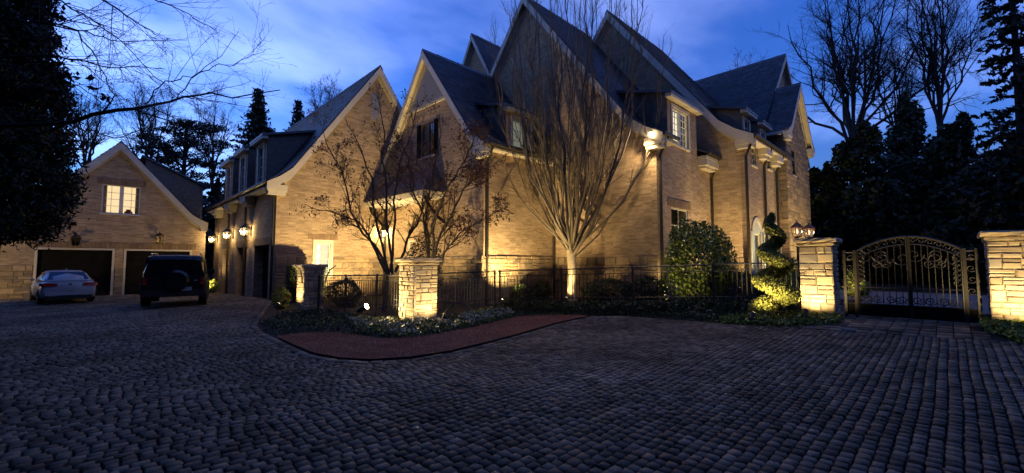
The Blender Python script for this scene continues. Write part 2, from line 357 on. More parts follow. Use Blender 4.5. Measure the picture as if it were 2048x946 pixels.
def pavers():
    R = np.random.default_rng(5); CU = []; CV = []; LU = []; LV = []
    bandv = pg(530, 671).y
    v = -5.0
    while v < 33.3:
        rh = R.uniform(.094, .107)
        isband = abs(v + rh / 2 - bandv) < .1
        L = R.uniform(.098, .135, 290) if not isband else R.uniform(.2, .25, 290)
        e = -11 + R.uniform(0, .15) + np.concatenate([[0], np.cumsum(L)]); k = e[:-1] < 16
        CU.append(((e[:-1] + e[1:]) / 2)[k]); LU.append(L[k]); CV.append(np.full(k.sum(), v + rh / 2)); LV.append(np.full(k.sum(), rh)); v += rh
    cu, cv, lu, lv = map(np.concatenate, (CU, CV, LU, LV))
    # big rectangular setts in front of the gate
    wob = .007 * np.sin(cu * 1.7 + cv * .6) + .012 * np.sin(cu * .55 - 1.3 * cv); cv2 = cv + wob
    d = cu * FW[0] + cv2 * FW[1]; l = cu * RT[0] + cv2 * RT[1]
    apron = (cu > 10.9) & (cv2 < 2.4) & (cv2 > -1.2)
    ok = (d > 1.6) & (np.abs(l) < 1.32 * d + 1.2) & ~inside(GARDEN, cu, cv2) & ~inside(RIGHTBED, cu, cv2) & ~apron & (d < 31)
    # keep a joint's width from the edging
    seg = BED + RBED[:0]
    far = np.ones(len(cu), bool)
    for (x0, y0), (x1, y1) in zip(seg[:-1], seg[1:]):
        t = np.clip(((cu - x0) * (x1 - x0) + (cv2 - y0) * (y1 - y0)) / ((x1 - x0) ** 2 + (y1 - y0) ** 2), 0, 1)
        far &= np.hypot(cu - x0 - t * (x1 - x0), cv2 - y0 - t * (y1 - y0)) > .19
    ok &= far
    cu, cv2, lu, lv, d, l = (a[ok] for a in (cu, cv2, lu, lv, d, l))
    rot = R.normal(0, .035, len(cu))
    lists = [(cu, cv2, lu, lv, rot)]
    # edging course along the bed, laid end to end
    eu, ev, el, ew, er = [], [], [], [], []
    for (x0, y0), (x1, y1) in zip(BED[:-1], BED[1:]):
        Ls = math.hypot(x1 - x0, y1 - y0); n = max(1, round(Ls / .2)); a = math.atan2(y1 - y0, x1 - x0)
        for k in range(n):
            t = (k + .5) / n; nx, ny = math.sin(a), -math.cos(a)
            cx, cy = x0 + (x1 - x0) * t, y0 + (y1 - y0) * t
            if inside(GARDEN, np.array([cx + nx * .1]), np.array([cy + ny * .1]))[0]: nx, ny = -nx, -ny
            eu.append(cx + nx * .09); ev.append(cy + ny * .09); el.append(Ls / n); ew.append(.15); er.append(a)
    lists.append(tuple(map(np.array, (eu, ev, el, ew, er))))
    # apron before the gate: larger rectangular stones
    au, av, al, aw = [], [], [], []
    v = -1.15
    while v < 2.3:
        u = 10.95 + R.uniform(-.1, .1)
        while u < 15.2:
            L = R.uniform(.26, .42)
            if not inside(GARDEN, np.array([u]), np.array([v]))[0] and not inside(RIGHTBED, np.array([u]), np.array([v]))[0]:
                au.append(u + L / 2); av.append(v + .115); al.append(L); aw.append(.23)
            u += L
        v += .23
    lists.append((np.array(au), np.array(av), np.array(al), np.array(aw), R.normal(0, .015, len(au))))
    cu, cv, lu, lv, rot = (np.concatenate(x) for x in zip(*lists)); n = len(cu)
    gap = .0092; hu = lu / 2 - gap * 1.1; hv = lv / 2 - gap * .85; top = .03 + R.normal(0, .003, n); tx = R.normal(0, .014, n); ty = R.normal(0, .012, n)
    # 12 corners: base, shoulder, inset crown
    sx = np.array([-1, 1, 1, -1]); sy = np.array([-1, -1, 1, 1])
    jit = lambda s: R.normal(0, s * 1.1, (n, 4))
    rings = []
    for inset, zf in ((0, 0), (0, .62), (.006, 1)):
        x = sx[None] * (hu[:, None] - inset) + jit(.004); y = sy[None] * (hv[:, None] - inset) + jit(.004)
        X = cu[:, None] + x * np.cos(rot)[:, None] - y * np.sin(rot)[:, None]; Y = cv[:, None] + x * np.sin(rot)[:, None] + y * np.cos(rot)[:, None]
        Z = g(cu, cv)[:, None] + (top * zf)[:, None] + (x * tx[:, None] + y * ty[:, None]) * (zf > 0) + (-.02 if zf == 0 else 0)
        rings.append(np.stack([X, Y, Z], 2))
    V = np.concatenate(rings, 1)                       # n,12,3
    q = [(8, 9, 10, 11)] + [(i, (i + 1) % 4, 4 + (i + 1) % 4, 4 + i) for i in range(4)] + [(4 + i, 4 + (i + 1) % 4, 8 + (i + 1) % 4, 8 + i) for i in range(4)]
    d = cu * FW[0] + cv * FW[1]; l = cu * RT[0] + cv * RT[1]
    near = (d > 3.4) & (np.abs(l) < 1.17 * d); order = np.argsort(np.where(near, d, 99))[:300]
    for i in order:
        c = V[i].mean(0); me = mesh_np('paving_stone', V[i] - c, np.array(q)); link('paving_stone', me, M['paver'], drive, Vector(c))
    rest = np.setdiff1d(np.arange(n), order); W = V[rest].reshape(-1, 3)
    Q = (np.arange(len(rest))[:, None, None] * 12 + np.array(q)[None]).reshape(-1, 4)
    obj_np('paving_field', W, Q, M['paver'], drive, kind='stuff')
pavers()

# dormant lawn strip between drive and bed
LAWNPX = [(553, 676), (590, 693), (628, 709), (682, 719), (740, 722), (820, 717), (898, 705), (968, 688), (1036, 670), (1106, 649), (1172, 634), (1140, 632), (1080, 632), (1030, 637),
          (985, 648), (940, 659), (890, 669), (845, 677), (800, 680), (760, 680), (720, 675), (670, 668), (610, 669)]
LAWN = [(p.x, p.y) for p in (pg(*q) for q in LAWNPX)]
def lawn():
    me = bpy.data.meshes.new('lawn'); bm = bmesh.new()
    f = bm.faces.new([bm.verts.new((x, y, float(g(x, y)) + .035)) for x, y in LAWN]); bmesh.ops.triangulate(bm, faces=[f]); bm.to_mesh(me); bm.free()
    o = link('lawn', me, M['lawn']); o['kind'] = 'structure'
    R = np.random.default_rng(3); xs, ys = zip(*LAWN); n = 90000
    x = R.uniform(min(xs), max(xs), n); y = R.uniform(min(ys), max(ys), n); k = inside(LAWN, x, y); x, y = x[k], y[k]; n = len(x)
    h = R.uniform(.02, .055, n); a = R.uniform(0, 6.28, n); lean = R.normal(0, .03, (n, 2)); z = g(x, y) + .03; w = .004
    V = np.stack([np.stack([x - np.cos(a) * w, y - np.sin(a) * w, z], 1), np.stack([x + np.cos(a) * w, y + np.sin(a) * w, z], 1), np.stack([x + lean[:, 0], y + lean[:, 1], z + h], 1)], 1).reshape(-1, 3)
    props(obj_np('lawn_grass', V, np.arange(3 * n).reshape(n, 3), M['grass'], kind='stuff'), 'short brown dormant grass between drive and flower bed', 'grass')
lawn()
# pale drive beyond the gate
def beyond():
    m = MB(); pts = [(14.6, -.7), (14.6, 2.0), (18, 2.0), (18, 5), (24, 5), (24, -12), (16, -12), (16, -.7)]
    bm = bmesh.new(); f = bm.faces.new([bm.verts.new((x, y, float(g(x, y)) + .03)) for x, y in pts]); bmesh.ops.triangulate(bm, faces=[f])
    me = bpy.data.meshes.new('inner_drive'); bm.to_mesh(me); bm.free(); o = link('inner_drive', me, M['path']); o['kind'] = 'structure'
beyond()

# ------------------------------------------------------------------ building kit
def P3(axis, c, a, t, z): return (c + t, a, z) if axis == 'u' else (a, c + t, z)     # t: depth into the wall
def wbox(m, axis, c, a0, a1, t0, t1, z0, z1):
    return m.box(c + t0, c + t1, a0, a1, z0, z1) if axis == 'u' else m.box(a0, a1, c + t0, c + t1, z0, z1)
def wall(name, axis, c, a0, a1, z0, top, holes, mat, parent, rev=.16):
    xs = sorted(set([a0, a1] + [a for a, z in top if a0 < a < a1] + [e for h in holes for e in h[:2]]))
    ta = [a for a, z in sorted(top)]; tz = [z for a, z in sorted(top)]
    m = MB(); tp = lambda a: float(np.interp(a, ta, tz))
    for p, q in zip(xs[:-1], xs[1:]):
        mid = (p + q) / 2; zc = z0
        for h in sorted([h for h in holes if h[0] < mid < h[1]], key=lambda h: h[2]):
            m.quad(P3(axis, c, p, 0, zc), P3(axis, c, q, 0, zc), P3(axis, c, q, 0, h[2]), P3(axis, c, p, 0, h[2])); zc = h[3]
        m.quad(P3(axis, c, p, 0, zc), P3(axis, c, q, 0, zc), P3(axis, c, q, 0, tp(q)), P3(axis, c, p, 0, tp(p)))
    for h0, h1, zb, zt in [h[:4] for h in holes]:
        for (aa, za), (ab, zb2) in (((h0, zb), (h1, zb)), ((h1, zb), (h1, zt)), ((h1, zt), (h0, zt)), ((h0, zt), (h0, zb))):
            m.quad(P3(axis, c, aa, 0, za), P3(axis, c, ab, 0, zb2), P3(axis, c, ab, rev, zb2), P3(axis, c, aa, rev, za))
    return m.build(name, mat, parent)
def window(axis, c, a0, a1, z0, z1, parent, cols=2, rows=3, sashes=1, room='warm', sill=True, depth=1.1, curtains=False, frame='whitepaint', label=None, roomw=.5):
    fw = .06; m = MB()
    for b in ((a0, a1, z0, z0 + fw), (a0, a1, z1 - fw, z1), (a0, a0 + fw, z0 + fw, z1 - fw), (a1 - fw, a1, z0 + fw, z1 - fw)): wbox(m, axis, c, b[0], b[1], .03, .12, b[2], b[3])
    f = m.build('window', M[frame], parent, uv=False)
    if label: f['label'] = label
    iw = (a1 - a0 - 2 * fw) / sashes
    for s in range(sashes):
        s0 = a0 + fw + s * iw; s1 = s0 + iw
        if s: wbox(MB(), axis, c, s0 - .09, s0 + .09, .02, .115, z0 + fw, z1 - fw).build('mullion', M[frame], f, uv=False)
        e0 = s0 + (.09 if s else 0); e1 = s1 - (.09 if s < sashes - 1 else 0); pw = (e1 - e0) / cols; ph = (z1 - z0 - 2 * fw) / rows
        for i in range(1, cols): wbox(MB(), axis, c, e0 + i * pw - .011, e0 + i * pw + .011, .055, .085, z0 + fw, z1 - fw).build('glazing_bar', M[frame], f, uv=False)
        for j in range(1, rows): wbox(MB(), axis, c, e0, e1, .052, .088, z0 + fw + j * ph - .011, z0 + fw + j * ph + .011).build('glazing_bar', M[frame], f, uv=False)
        for i in range(cols):
            for j in range(rows):
                a, z = e0 + i * pw, z0 + fw + j * ph
                mm = MB(); mm.quad(P3(axis, c, a + .011, .07, z + .011), P3(axis, c, a + pw - .011, .07, z + .011), P3(axis, c, a + pw - .011, .07, z + ph - .011), P3(axis, c, a + .011, .07, z + ph - .011))
                mm.build('pane', M['glass'] if room else M['darkglass'], f, uv=False)
    if sill: wbox(MB(), axis, c, a0 - .06, a1 + .06, -.07, .05, z0 - .08, z0 - .002).build('sill', M['trim'], f, uv=False)
    if room:
        mm = MB(); wbox(mm, axis, c, a0 - roomw, a1 + roomw, depth, depth + .03, z0 - roomw, z1 + min(roomw, .2)); mm.build('lit_room_wall', M[room], f, uv=False)
        if curtains:
            for k, (q0, q1) in enumerate(((a0 + .02, a0 + .22), (a1 - .22, a1 - .02))):
                mm = MB(); n = 8
                for i in range(n):
                    x0 = q0 + (q1 - q0) * i / n; x1 = q0 + (q1 - q0) * (i + 1) / n; d0, d1 = (.2, .26) if i % 2 else (.26, .2)
                    mm.quad(P3(axis, c, x0, d0, z0), P3(axis, c, x1, d1, z0), P3(axis, c, x1, d1, z1), P3(axis, c, x0, d0, z1))
                mm.build('curtain', M['curtain'], f, uv=False)
    return f
FL = [(0, 0), (.8, .89), (.9, .955), (1, 1)]
def profile(mid, za, ae, ze): return [(mid + (ae - mid) * s, za + (ze - za) * t) for s, t in FL]
def slope(parent, axis, c0, c1, prof, thick=.1, name='roof', slates=True):
    # prof (a, z) from ridge to eave, extruded along 'axis' from c0 to c1
    m = MB(); P = (lambda s, a, z: (s, a, z)) if axis == 'u' else (lambda s, a, z: (a, s, z))
    for (a0, z0), (a1, z1) in zip(prof[:-1], prof[1:]):
        m.quad(P(c0, a0, z0), P(c1, a0, z0), P(c1, a1, z1), P(c0, a1, z1)); m.quad(P(c0, a0, z0 - thick), P(c1, a0, z0 - thick), P(c1, a1, z1 - thick), P(c0, a1, z1 - thick))
        for s in (c0, c1): m.quad(P(s, a0, z0), P(s, a1, z1), P(s, a1, z1 - thick), P(s, a0, z0 - thick))
    a, z = prof[-1]; m.quad(P(c0, a, z), P(c1, a, z), P(c1, a, z - thick), P(c0, a, z - thick))
    deck = m.build(name, M['slate'], parent, uv=False)
    if slates:
        pa = np.array([p[0] for p in prof]); pz = np.array([p[1] for p in prof]); L = np.concatenate([[0], np.cumsum(np.hypot(np.diff(pa), np.diff(pz)))])
        R = np.random.default_rng(int(abs(c0 * 37 + prof[0][0] * 11) * 10) % 9999); V = []; ex = .24
        sgn = 1 if prof[-1][0] > prof[0][0] else -1
        for r, s0 in enumerate(np.arange(.0, L[-1] - .02, ex)):
            s1 = min(L[-1] + .03, s0 + ex + .03); n = int((c1 - c0) / .3) + 1; e = c0 + np.cumsum(np.concatenate([[-.15 if r % 2 else 0], R.uniform(.24, .36, n)])); e = np.clip(e, c0, c1); e = e[np.concatenate([[True], np.diff(e) > .02])]
            b0, b1 = e[:-1] + .004, e[1:] - .004; k = len(b0)
            if not k: continue
            A0, Z0 = np.interp(s0, L, pa), np.interp(s0, L, pz); A1, Z1 = np.interp(s1, L, pa), np.interp(s1, L, pz)
            t = np.hypot(A1 - A0, Z1 - Z0); na, nz = -(Z1 - Z0) / t * sgn * sgn, abs(A1 - A0) / t
            na = abs(Z1 - Z0) / t * sgn
            h0 = .006; h1 = .034 + R.normal(0, .006, k); dz = R.normal(0, .008, k)
            def pt(s, AA, ZZ, h): return np.stack([s, AA + na * h + 0 * s, ZZ + nz * h + 0 * s], 1)
            ts = np.where(True, dz, 0)
            lowA, lowZ = A1 + (A1 - A0) / t * ts, Z1 + (Z1 - Z0) / t * ts
            V.append(np.stack([pt(b0, A0, Z0, h0), pt(b1, A0, Z0, h0), pt(b1, lowA, lowZ, h1), pt(b0, lowA, lowZ, h1), pt(b0, lowA, lowZ, h1 * 0 + .002), pt(b1, lowA, lowZ, h1 * 0 + .002)], 1))
        V = np.concatenate(V); n = len(V)
        if axis == 'v': V = V[:, :, [1, 0, 2]]
        Q = (np.arange(n)[:, None, None] * 6 + np.array([(0, 1, 2, 3), (3, 2, 5, 4), (0, 3, 4, 4)[:4], (1, 5, 2, 2)[:4]][:2])[None]).reshape(-1, 4)
        obj_np('slates', V.reshape(-1, 3), Q, M['slate'], deck, kind='stuff')
    return deck
def ridge(parent, axis, c0, c1, a, z):
    n = max(1, int((c1 - c0) / .4)); P = (lambda s_, a_, z_: (s_, a_, z_)) if axis == 'u' else (lambda s_, a_, z_: (a_, s_, z_)); R = random.Random(int(c0 * 100))
    m = MB()
    for i in range(n):
        s0 = c0 + (c1 - c0) * i / n - .02; s1 = c0 + (c1 - c0) * (i + 1) / n; d = R.uniform(-.008, .008)
        m.add([P(s_, a + o, z + h + d + (.012 if s_ == s0 else 0)) for s_ in (s0, s1) for o, h in ((-.16, -.15), (0, .07), (.16, -.15))], [(0, 1, 4, 3), (1, 2, 5, 4), (0, 2, 1)])
    return m.build('ridge_cap', M['slate'], parent, uv=False)
def rake(parent, axis, c, prof, over=.3, w=.34, thick=.1):
    m = MB()
    for (a0, z0), (a1, z1) in zip(prof[:-1], prof[1:]):
        for t0, t1, za, zb in ((-over - .03, -over + .03, thick - .06, thick + w), (-over + .03, -.002, thick + .02, thick + .08), (-.06, -.002, thick + .08, thick + w + .1)):
            p = [P3(axis, c, a, t, z - dz) for a, z in ((a0, z0), (a1, z1)) for t in (t0, t1) for dz in (za, zb)]
            m.add(p, [(0, 1, 3, 2), (4, 6, 7, 5), (0, 4, 5, 1), (2, 3, 7, 6), (0, 2, 6, 4), (1, 5, 7, 3)])
    return m.build('rake_board', M['trim'], parent, uv=False)
def ret_box(parent, axis, c, a_wall, a_eave, ze, over=.3):     # boxed eave return at the foot of a gable
    a0, a1 = sorted((a_wall + (.35 if a_wall > a_eave else -.35), a_eave + (.02 if a_wall > a_eave else -.02)))
    m = MB(); wbox(m, axis, c, a0, a1, -over, -.003, ze - .42, ze - .13); wbox(m, axis, c, a0 + .05, a1 - .05, -over + .04, -.003, ze - .58, ze - .42)
    return m.build('eave_return', M['trim'], parent, uv=False)
def gutter(parent, axis, c0, c1, a, z, sgn):
    P = (lambda s, a, z: (s, a, z)) if axis == 'u' else (lambda s, a, z: (a, s, z))
    m = MB(); m.tube([P(c0, a + sgn * .05, z - .07), P(c1, a + sgn * .05, z - .07)], .075, 8)
    return m.build('gutter', M['metal'], parent, uv=False)
def downspout(parent, pts, r=.05):
    o = MB().tube(pts, r, 8).build('downspout', M['metal'], parent, uv=False)
    top = Vector(pts[-1])
    return o
def stone_layout(R, W, H, hmin, hmax, wmin, wmax):
    out = []; y = 0
    while y < H - .02:
        h = R.uniform(hmin, hmax)
        if H - y - h < hmin * .7: h = H - y
        x = 0
        while x < W - .01:
            w = R.uniform(wmin, wmax)
            if W - x - w < wmin * .7: w = W - x
            if h > hmin * 1.5 and R.random() < .35:
                s = R.uniform(.35, .65); out.append((x, x + w, y, y + h * s)); out.append((x, x + w, y + h * s, y + h))
            elif w > wmin * 1.9 and R.random() < .3:
                s = R.uniform(.3, .7); out.append((x, x + w * s, y, y + h)); out.append((x + w * s, x + w, y, y + h))
            else: out.append((x, x + w, y, y + h))
            x += w
        y += h
    return out
def stone_geo(R, axis, c, a0, a1, z0, z1, depth, sgn=-1, gap=.007):
    a0 += gap; a1 -= gap; z0 += gap; z1 -= gap; b = min(.022, (a1 - a0) * .2, (z1 - z0) * .2); j = lambda s=.006: R.uniform(-s, s)
    d = depth * R.uniform(.75, 1.15); vs = []
    for t, i in ((.03, 0), (-d * .55, 0), (-d, b)):
        for aa, zz in ((a0 + i, z0 + i), (a1 - i, z0 + i), (a1 - i, z1 - i), (a0 + i, z1 - i)):
            tt = t + (j(.008) if i else 0)
            vs.append(P3(axis, c, aa + (j() if t < 0 else 0), -sgn * tt, zz + (j() if t < 0 else 0)))
    fs = [(8, 9, 10, 11)] + [(k + i, k + (i + 1) % 4, k + 4 + (i + 1) % 4, k + 4 + i) for k in (0, 4) for i in range(4)]
    return vs, fs
def stones(parent, axis, c, a0, a1, z0, z1, mats, seed, depth=.05, hr=(.14, .3), wr=(.25, .6), sgn=-1, joined=False, name='stone'):
    R = random.Random(seed); groups = {}
    for x0, x1, y0, y1 in stone_layout(R, a1 - a0, z1 - z0, *hr, *wr):
        vs, fs = stone_geo(R, axis, c, a0 + x0, a0 + x1, z0 + y0, z0 + y1, depth, sgn); k = R.randrange(len(mats))
        if joined: groups.setdefault(k, MB()).add(vs, fs)
        else: MB().add(vs, fs).build(name, mats[k], parent, uv=False)
    for k, m in groups.items(): m.build('stone_facing', mats[k], parent, uv=False, kind='stuff')

def cut_slope(parent, axis, c0, c1, prof, cuts):
    # cuts: (a0, a1, s_meet, s_front): roof opened between the dormer's front and the line where its roof meets the slope
    ps = [p[0] for p in prof]; up = ps[-1] > ps[0]
    def part(lo, hi):
        f = lambda x: float(np.interp(x, *( (ps, [p[1] for p in prof]) if up else (ps[::-1], [p[1] for p in prof][::-1]))))
        return [(lo, f(lo))] + [p for p in prof if min(lo, hi) < p[0] < max(lo, hi)] + [(hi, f(hi))]
    e = c0
    for a0, a1, sm, sf in sorted(cuts):
        slope(parent, axis, e, a0, prof); slope(parent, axis, a0, a1, part(ps[0], sm))
        if sf is not None: slope(parent, axis, a0, a1, part(sf, ps[-1]))
        e = a1
    slope(parent, axis, e, c1, prof)
def shed_meet(sf, zt, prof, pitch=.28):
    ps = np.array([p[0] for p in prof])[::-1]; pz = np.array([p[1] for p in prof])[::-1]; s = sf + .1
    while zt + pitch * (s - sf) > np.interp(s, ps, pz) and s < ps[-1]: s += .05
    return s
def shed_dormer(parent, axis, sf, a0, a1, zb, zt, prof, win=None, pitch=.28, over=.28, front_mat='brick', room=None, cols=2, rows=3, sashes=1, trim=.14):
    # axis: normal axis of the front (front faces minus axis); prof (s, z) of the main roof from ridge to eave
    ps = np.array([p[0] for p in prof])[::-1]; pz = np.array([p[1] for p in prof])[::-1]
    s = sf + .1
    while zt + pitch * (s - sf) < np.interp(s, ps, pz) - .0 or False:
        s += .05
        if s > ps[-1]: break
    while zt + pitch * (s - sf) > np.interp(s, ps, pz) and s < ps[-1]: s += .05
    P = lambda s_, a, z: (s_, a, z) if axis == 'u' else (a, s_, z)
    ze = zt + pitch * (s - sf); zo = zt - pitch * over
    m = MB()
    vs = [P(x, a, z) for a in (a0 - .2, a1 + .2) for x, z in ((sf - over, zo), (s + .1, ze + .03), (s + .1, ze + .14), (sf - over, zo + .11))]
    m.add(vs, [(0, 1, 2, 3), (4, 7, 6, 5), (0, 4, 5, 1), (3, 2, 6, 7), (0, 3, 7, 4), (1, 5, 6, 2)])
    d = m.build('dormer', M['slate'], parent, uv=False)
    for a, e in ((a0, .06), (a1, -.06)):
        vs = [P(x, aa, z) for aa in (a, a + e) for x, z in ((sf + .02, zb), (sf + .02, zt), (s, ze), (s, ze - .3))]
        MB().add(vs, [(0, 1, 2, 3), (4, 7, 6, 5), (0, 4, 5, 1), (1, 5, 6, 2), (2, 6, 7, 3), (3, 7, 4, 0)]).build('cheek', M['cheek'], d)
    holes = []
    if win: holes = [win]
    wall('dormer_front', axis, sf, a0, a1, zb, [(a0, zt), (a1, zt)], holes, M[front_mat], d)
    mm = MB(); wbox(mm, axis, sf, a0 - .15, a1 + .15, -over + .02, -.003, zt - .16 - pitch * .1, zt - .02); mm.build('cornice', M['trim'], d, uv=False)
    if win:
        mm = MB()
        for b in ((win[0] - trim, win[0], win[2] - .05, win[3] + trim), (win[1], win[1] + trim, win[2] - .05, win[3] + trim), (win[0], win[1], win[3], win[3] + trim)): wbox(mm, axis, sf, b[0], b[1], -.03, -.002, b[2], b[3])
        mm.build('window_surround', M['trim'], d, uv=False)
        window(axis, sf, *win, parent, cols=cols, rows=rows, sashes=sashes, room=room, roomw=.1, depth=.5)
    return d

# ------------------------------------------------------------------ the house
house = E('brick_house', (16, 14, 0), 'large steep-gabled tan brick house with slate roofs and lit windows', 'house')
U1, V1 = 5.73, 20.92; VE = 34.4
C2, V2 = 11.04, 12.9; C4, V4 = 15.36, 7.73; C5, V5 = 20.75, 6.19; C6, V6 = 26.1, 5.86
ZB = -.5
# gable 1 and its garage front
p1l = profile(10.41, 12.05, 5.25, 5.25); p1r = profile(10.41, 12.05, 15.6, 5.25)
def under(pl, pr, d=.12): return sorted([(a, z - d) for a, z in pl] + [(a, z - d) for a, z in pr[1:]])
w1 = [pv(632, 486, V1), pv(659, 551, V1)]; W1 = (w1[0].x, w1[1].x, w1[1].z, w1[0].z)
wall('gable_wall', 'v', V1, U1, 15.1, ZB, under(p1l, p1r), [W1], M['brick'], house)
window('v', V1, *W1, house, cols=2, rows=4, room='pale', label='tall white window lit pale beside the stone pillar')
mm = MB()
for b in ((W1[0] - .14, W1[0], W1[2] - .05, W1[3] + .16), (W1[1], W1[1] + .14, W1[2] - .05, W1[3] + .16), (W1[0], W1[1], W1[3], W1[3] + .16)): wbox(mm, 'v', V1, b[0], b[1], -.035, -.002, b[2], b[3])
mm.build('window_surround', M['trim'], house, uv=False)
wbox(MB(), 'v', V1, W1[0] - .35, W1[1] + .35, -.02, -.002, W1[3] + .17, W1[3] + .42).build('flat_arch', M['soldier'], house)
DOORS = []
for x0, x1 in ((446.5, 459), (475, 493), (509, 538)):
    DOORS.append((pu(x1, 500, U1).y, pu(x0, 500, U1).y))
DT = 2.5
wall('garage_wall', 'u', U1, V1, VE, ZB, [(V1, 5.05), (VE, 5.05)], [(a, b, ZB, DT) for a, b in DOORS], M['brick'], house, rev=.5)
for a, b in DOORS:
    dd = MB(); wbox(dd, 'u', U1, a, b, .42, .48, ZB, DT); door = dd.build('garage_door', M['door'], house, uv=False)
    for r in range(4):
        for c in range(4):
            q0 = a + (b - a) * (c + .08) / 4; q1 = a + (b - a) * (c + .92) / 4; zz = .05 + r * .6
            wbox(MB(), 'u', U1, q0, q1, .40, .418, zz, zz + .5).build('panel', M['door'], door, uv=False)
    wbox(MB(), 'u', U1, a - .25, b + .25, -.025, -.002, DT + .003, DT + .34).build('flat_arch', M['soldier'], house)
slope(house, 'v', V1 - .3, VE + .3, p1r)
rake(house, 'v', V1, p1l); rake(house, 'v', V1, p1r); ret_box(house, 'v', V1, U1, 5.25, 5.25)
wbox(MB(), 'u', U1, V1, VE, -.44, -.003, 4.98, 5.06).build('soffit', M['trim'], house, uv=False)
gutter(house, 'v', V1 - .3, VE + .3, 5.25, 5.25, -1)
lv = pv(749, 214, V1); wl = [pv(742, 188, V1), pv(756, 240, V1)]
mm = MB()
for i in range(9):
    z0 = wl[1].z + (wl[0].z - wl[1].z) * i / 9; mm.add([P3('v', V1, a, t, z) for a in (wl[0].x, wl[1].x) for t, z in ((-.06, z0), (-.01, z0 + .16), (-.01, z0 + .13), (-.06, z0 - .02))], [(0, 1, 2, 3), (4, 7, 6, 5), (0, 4, 5, 1), (3, 2, 6, 7), (0, 3, 7, 4)])
mm.build('gable_louvre', M['trim'], house, uv=False)
# dormers over the garage doors
cuts = []
for (x0, x1, yt, yb) in ((447, 462, 318, 386), (473, 490, 296, 372), (506, 527, 272, 352)):
    a1 = pu(x0, 340, U1).y; a0 = pu(x1, 340, U1).y; zt = pu(x1, yt, U1).z
    cuts.append((a0, a1, shed_meet(U1 + .12, zt, p1l), U1 + .1)); cw = (a0 + a1) / 2; ww = min(.95, (a1 - a0) * .62)
    shed_dormer(house, 'u', U1 + .12, a0, a1, 5.0, zt, p1l, (cw - ww / 2, cw + ww / 2, 5.45, zt - .32), room=None, cols=2, rows=4)
cut_slope(house, 'v', V1 - .3, VE + .3, p1l, cuts)
# downspouts on the garage front
for px in (459.5, 493):
    v = pu(px, 470, U1).y; downspout(house, [(U1 - .08, v, -.2), (U1 - .08, v, 4.5), (U1 - .12, v, 4.7), (U1 - .4, v, 4.95), (U1 - .5, v, 5.12)])
downspout(house, [(U1 - .08, V1 + .12, -.2), (U1 - .08, V1 + .12, 4.5), (U1 - .12, V1 + .12, 4.7), (U1 - .4, V1 + .12, 4.95), (U1 - .5, V1 + .12, 5.12)], .06)
for v in (DOORS[0][1] + .9, (DOORS[0][0] + DOORS[1][1]) / 2, (DOORS[1][0] + DOORS[2][1]) / 2):      # boxed corbels under the eave
    m = MB(); m.box(U1 - .46, U1 - .01, v - .55, v + .55, 4.72, 4.975); m.box(U1 - .34, U1 - .01, v - .45, v + .45, 4.55, 4.718); m.build('eave_corbel', M['trim'], house, uv=False)
stones(house, 'v', V1, U1 + .02, W1[0] - .16, ZB, 1.95, M['dstone'], 1, wr=(.3, .65)); stones(house, 'v', V1, W1[1] + .16, C2 - .02, ZB, 1.95, M['dstone'], 2, wr=(.3, .65))

# gable 2 (faces left) and its side wall
p2r = profile(17.05, 11.75, 12.5, 6.45); p2l = profile(17.05, 11.75, 21.6, 6.45)
wb = [pu(862, 236, C2), pu(838, 300, C2)]
W2 = (pu(868, 270, C2).y, pu(843, 270, C2).y, pu(856, 312, C2).z, pu(856, 245, C2).z)
DR = (pu(836, 480, C2).y, pu(816, 480, C2).y, ZB + .45, 2.75)
wall('gable_wall', 'u', C2, V2, V1, ZB, under(p2r, p2l), [W2, DR], M['brick'], house)
window('u', C2, *W2, house, cols=2, rows=4, sashes=2, room=None, frame='cheek')
window('u', C2, *DR, house, cols=1, rows=4, room='warm', sill=False, label='glazed side door glowing warm under the canopy')
for s in (-1, 1):
    a = W2[0] - .34 if s < 0 else W2[1] + .04
    wbox(MB(), 'u', C2, a, a + .3, -.05, -.002, W2[2], W2[3]).build('shutter', M['door'], house, uv=False)
cut_slope(house, 'u', C2 - .3, 19.5, p2r, [(12.35, 14.2, shed_meet(V2 + .1, 8.35, p2r), V2 + .08)]); slope(house, 'u', C2 - .3, 19.5, p2l)
rake(house, 'u', C2, p2r); rake(house, 'u', C2, p2l); ret_box(house, 'u', C2, V2, 12.5, 6.45); ret_box(house, 'u', C2, V1, 21.5, 6.45)
# triangular louvre in gable 2
lz0 = pu(840, 215, C2).z; m = MB(); n = 14
for i in range(n):
    z0 = lz0 + (11.1 - lz0) * i / n; hw = np.interp(z0 + .12, [z for a, z in p2r][::-1], [17.05 - a for a, z in p2r][::-1]) - .5
    if hw < .08: break
    m.add([P3('u', C2, a, t, z) for a in (17.05 - hw, 17.05 + hw) for t, z in ((-.1, z0), (-.01, z0 + .2), (-.01, z0 + .17), (-.1, z0 - .03))], [(0, 1, 2, 3), (4, 7, 6, 5), (0, 4, 5, 1), (3, 2, 6, 7), (0, 3, 7, 4)])
m.build('gable_louvre', M['trim'], house, uv=False)
wbox(MB(), 'u', C2, 17.05 - 2.0, 17.05 + 2.0, -.07, -.002, lz0 - .16, lz0 - .04).build('louvre_sill', M['trim'], house, uv=False)
wall('side_wall', 'v', V2, C2, C4, ZB, [(C2, 6.3), (C4, 6.3)], [], M['brick'], house)
gutter(house, 'u', C2 - .3, C4 + .0, 12.5, 6.45, -1)
wbox(MB(), 'v', V2, C2, C4, -.38, -.003, 6.2, 6.28).build('soffit', M['trim'], house, uv=False)
zt = pv(1000, 192, V2).z; a0, a1 = 12.35, 14.2
shed_dormer(house, 'v', V2 + .1, a0, a1, 6.1, 8.35, p2r[::1], (12.75, 13.85, 6.5, 7.95), room='dimroom', cols=2, rows=3)
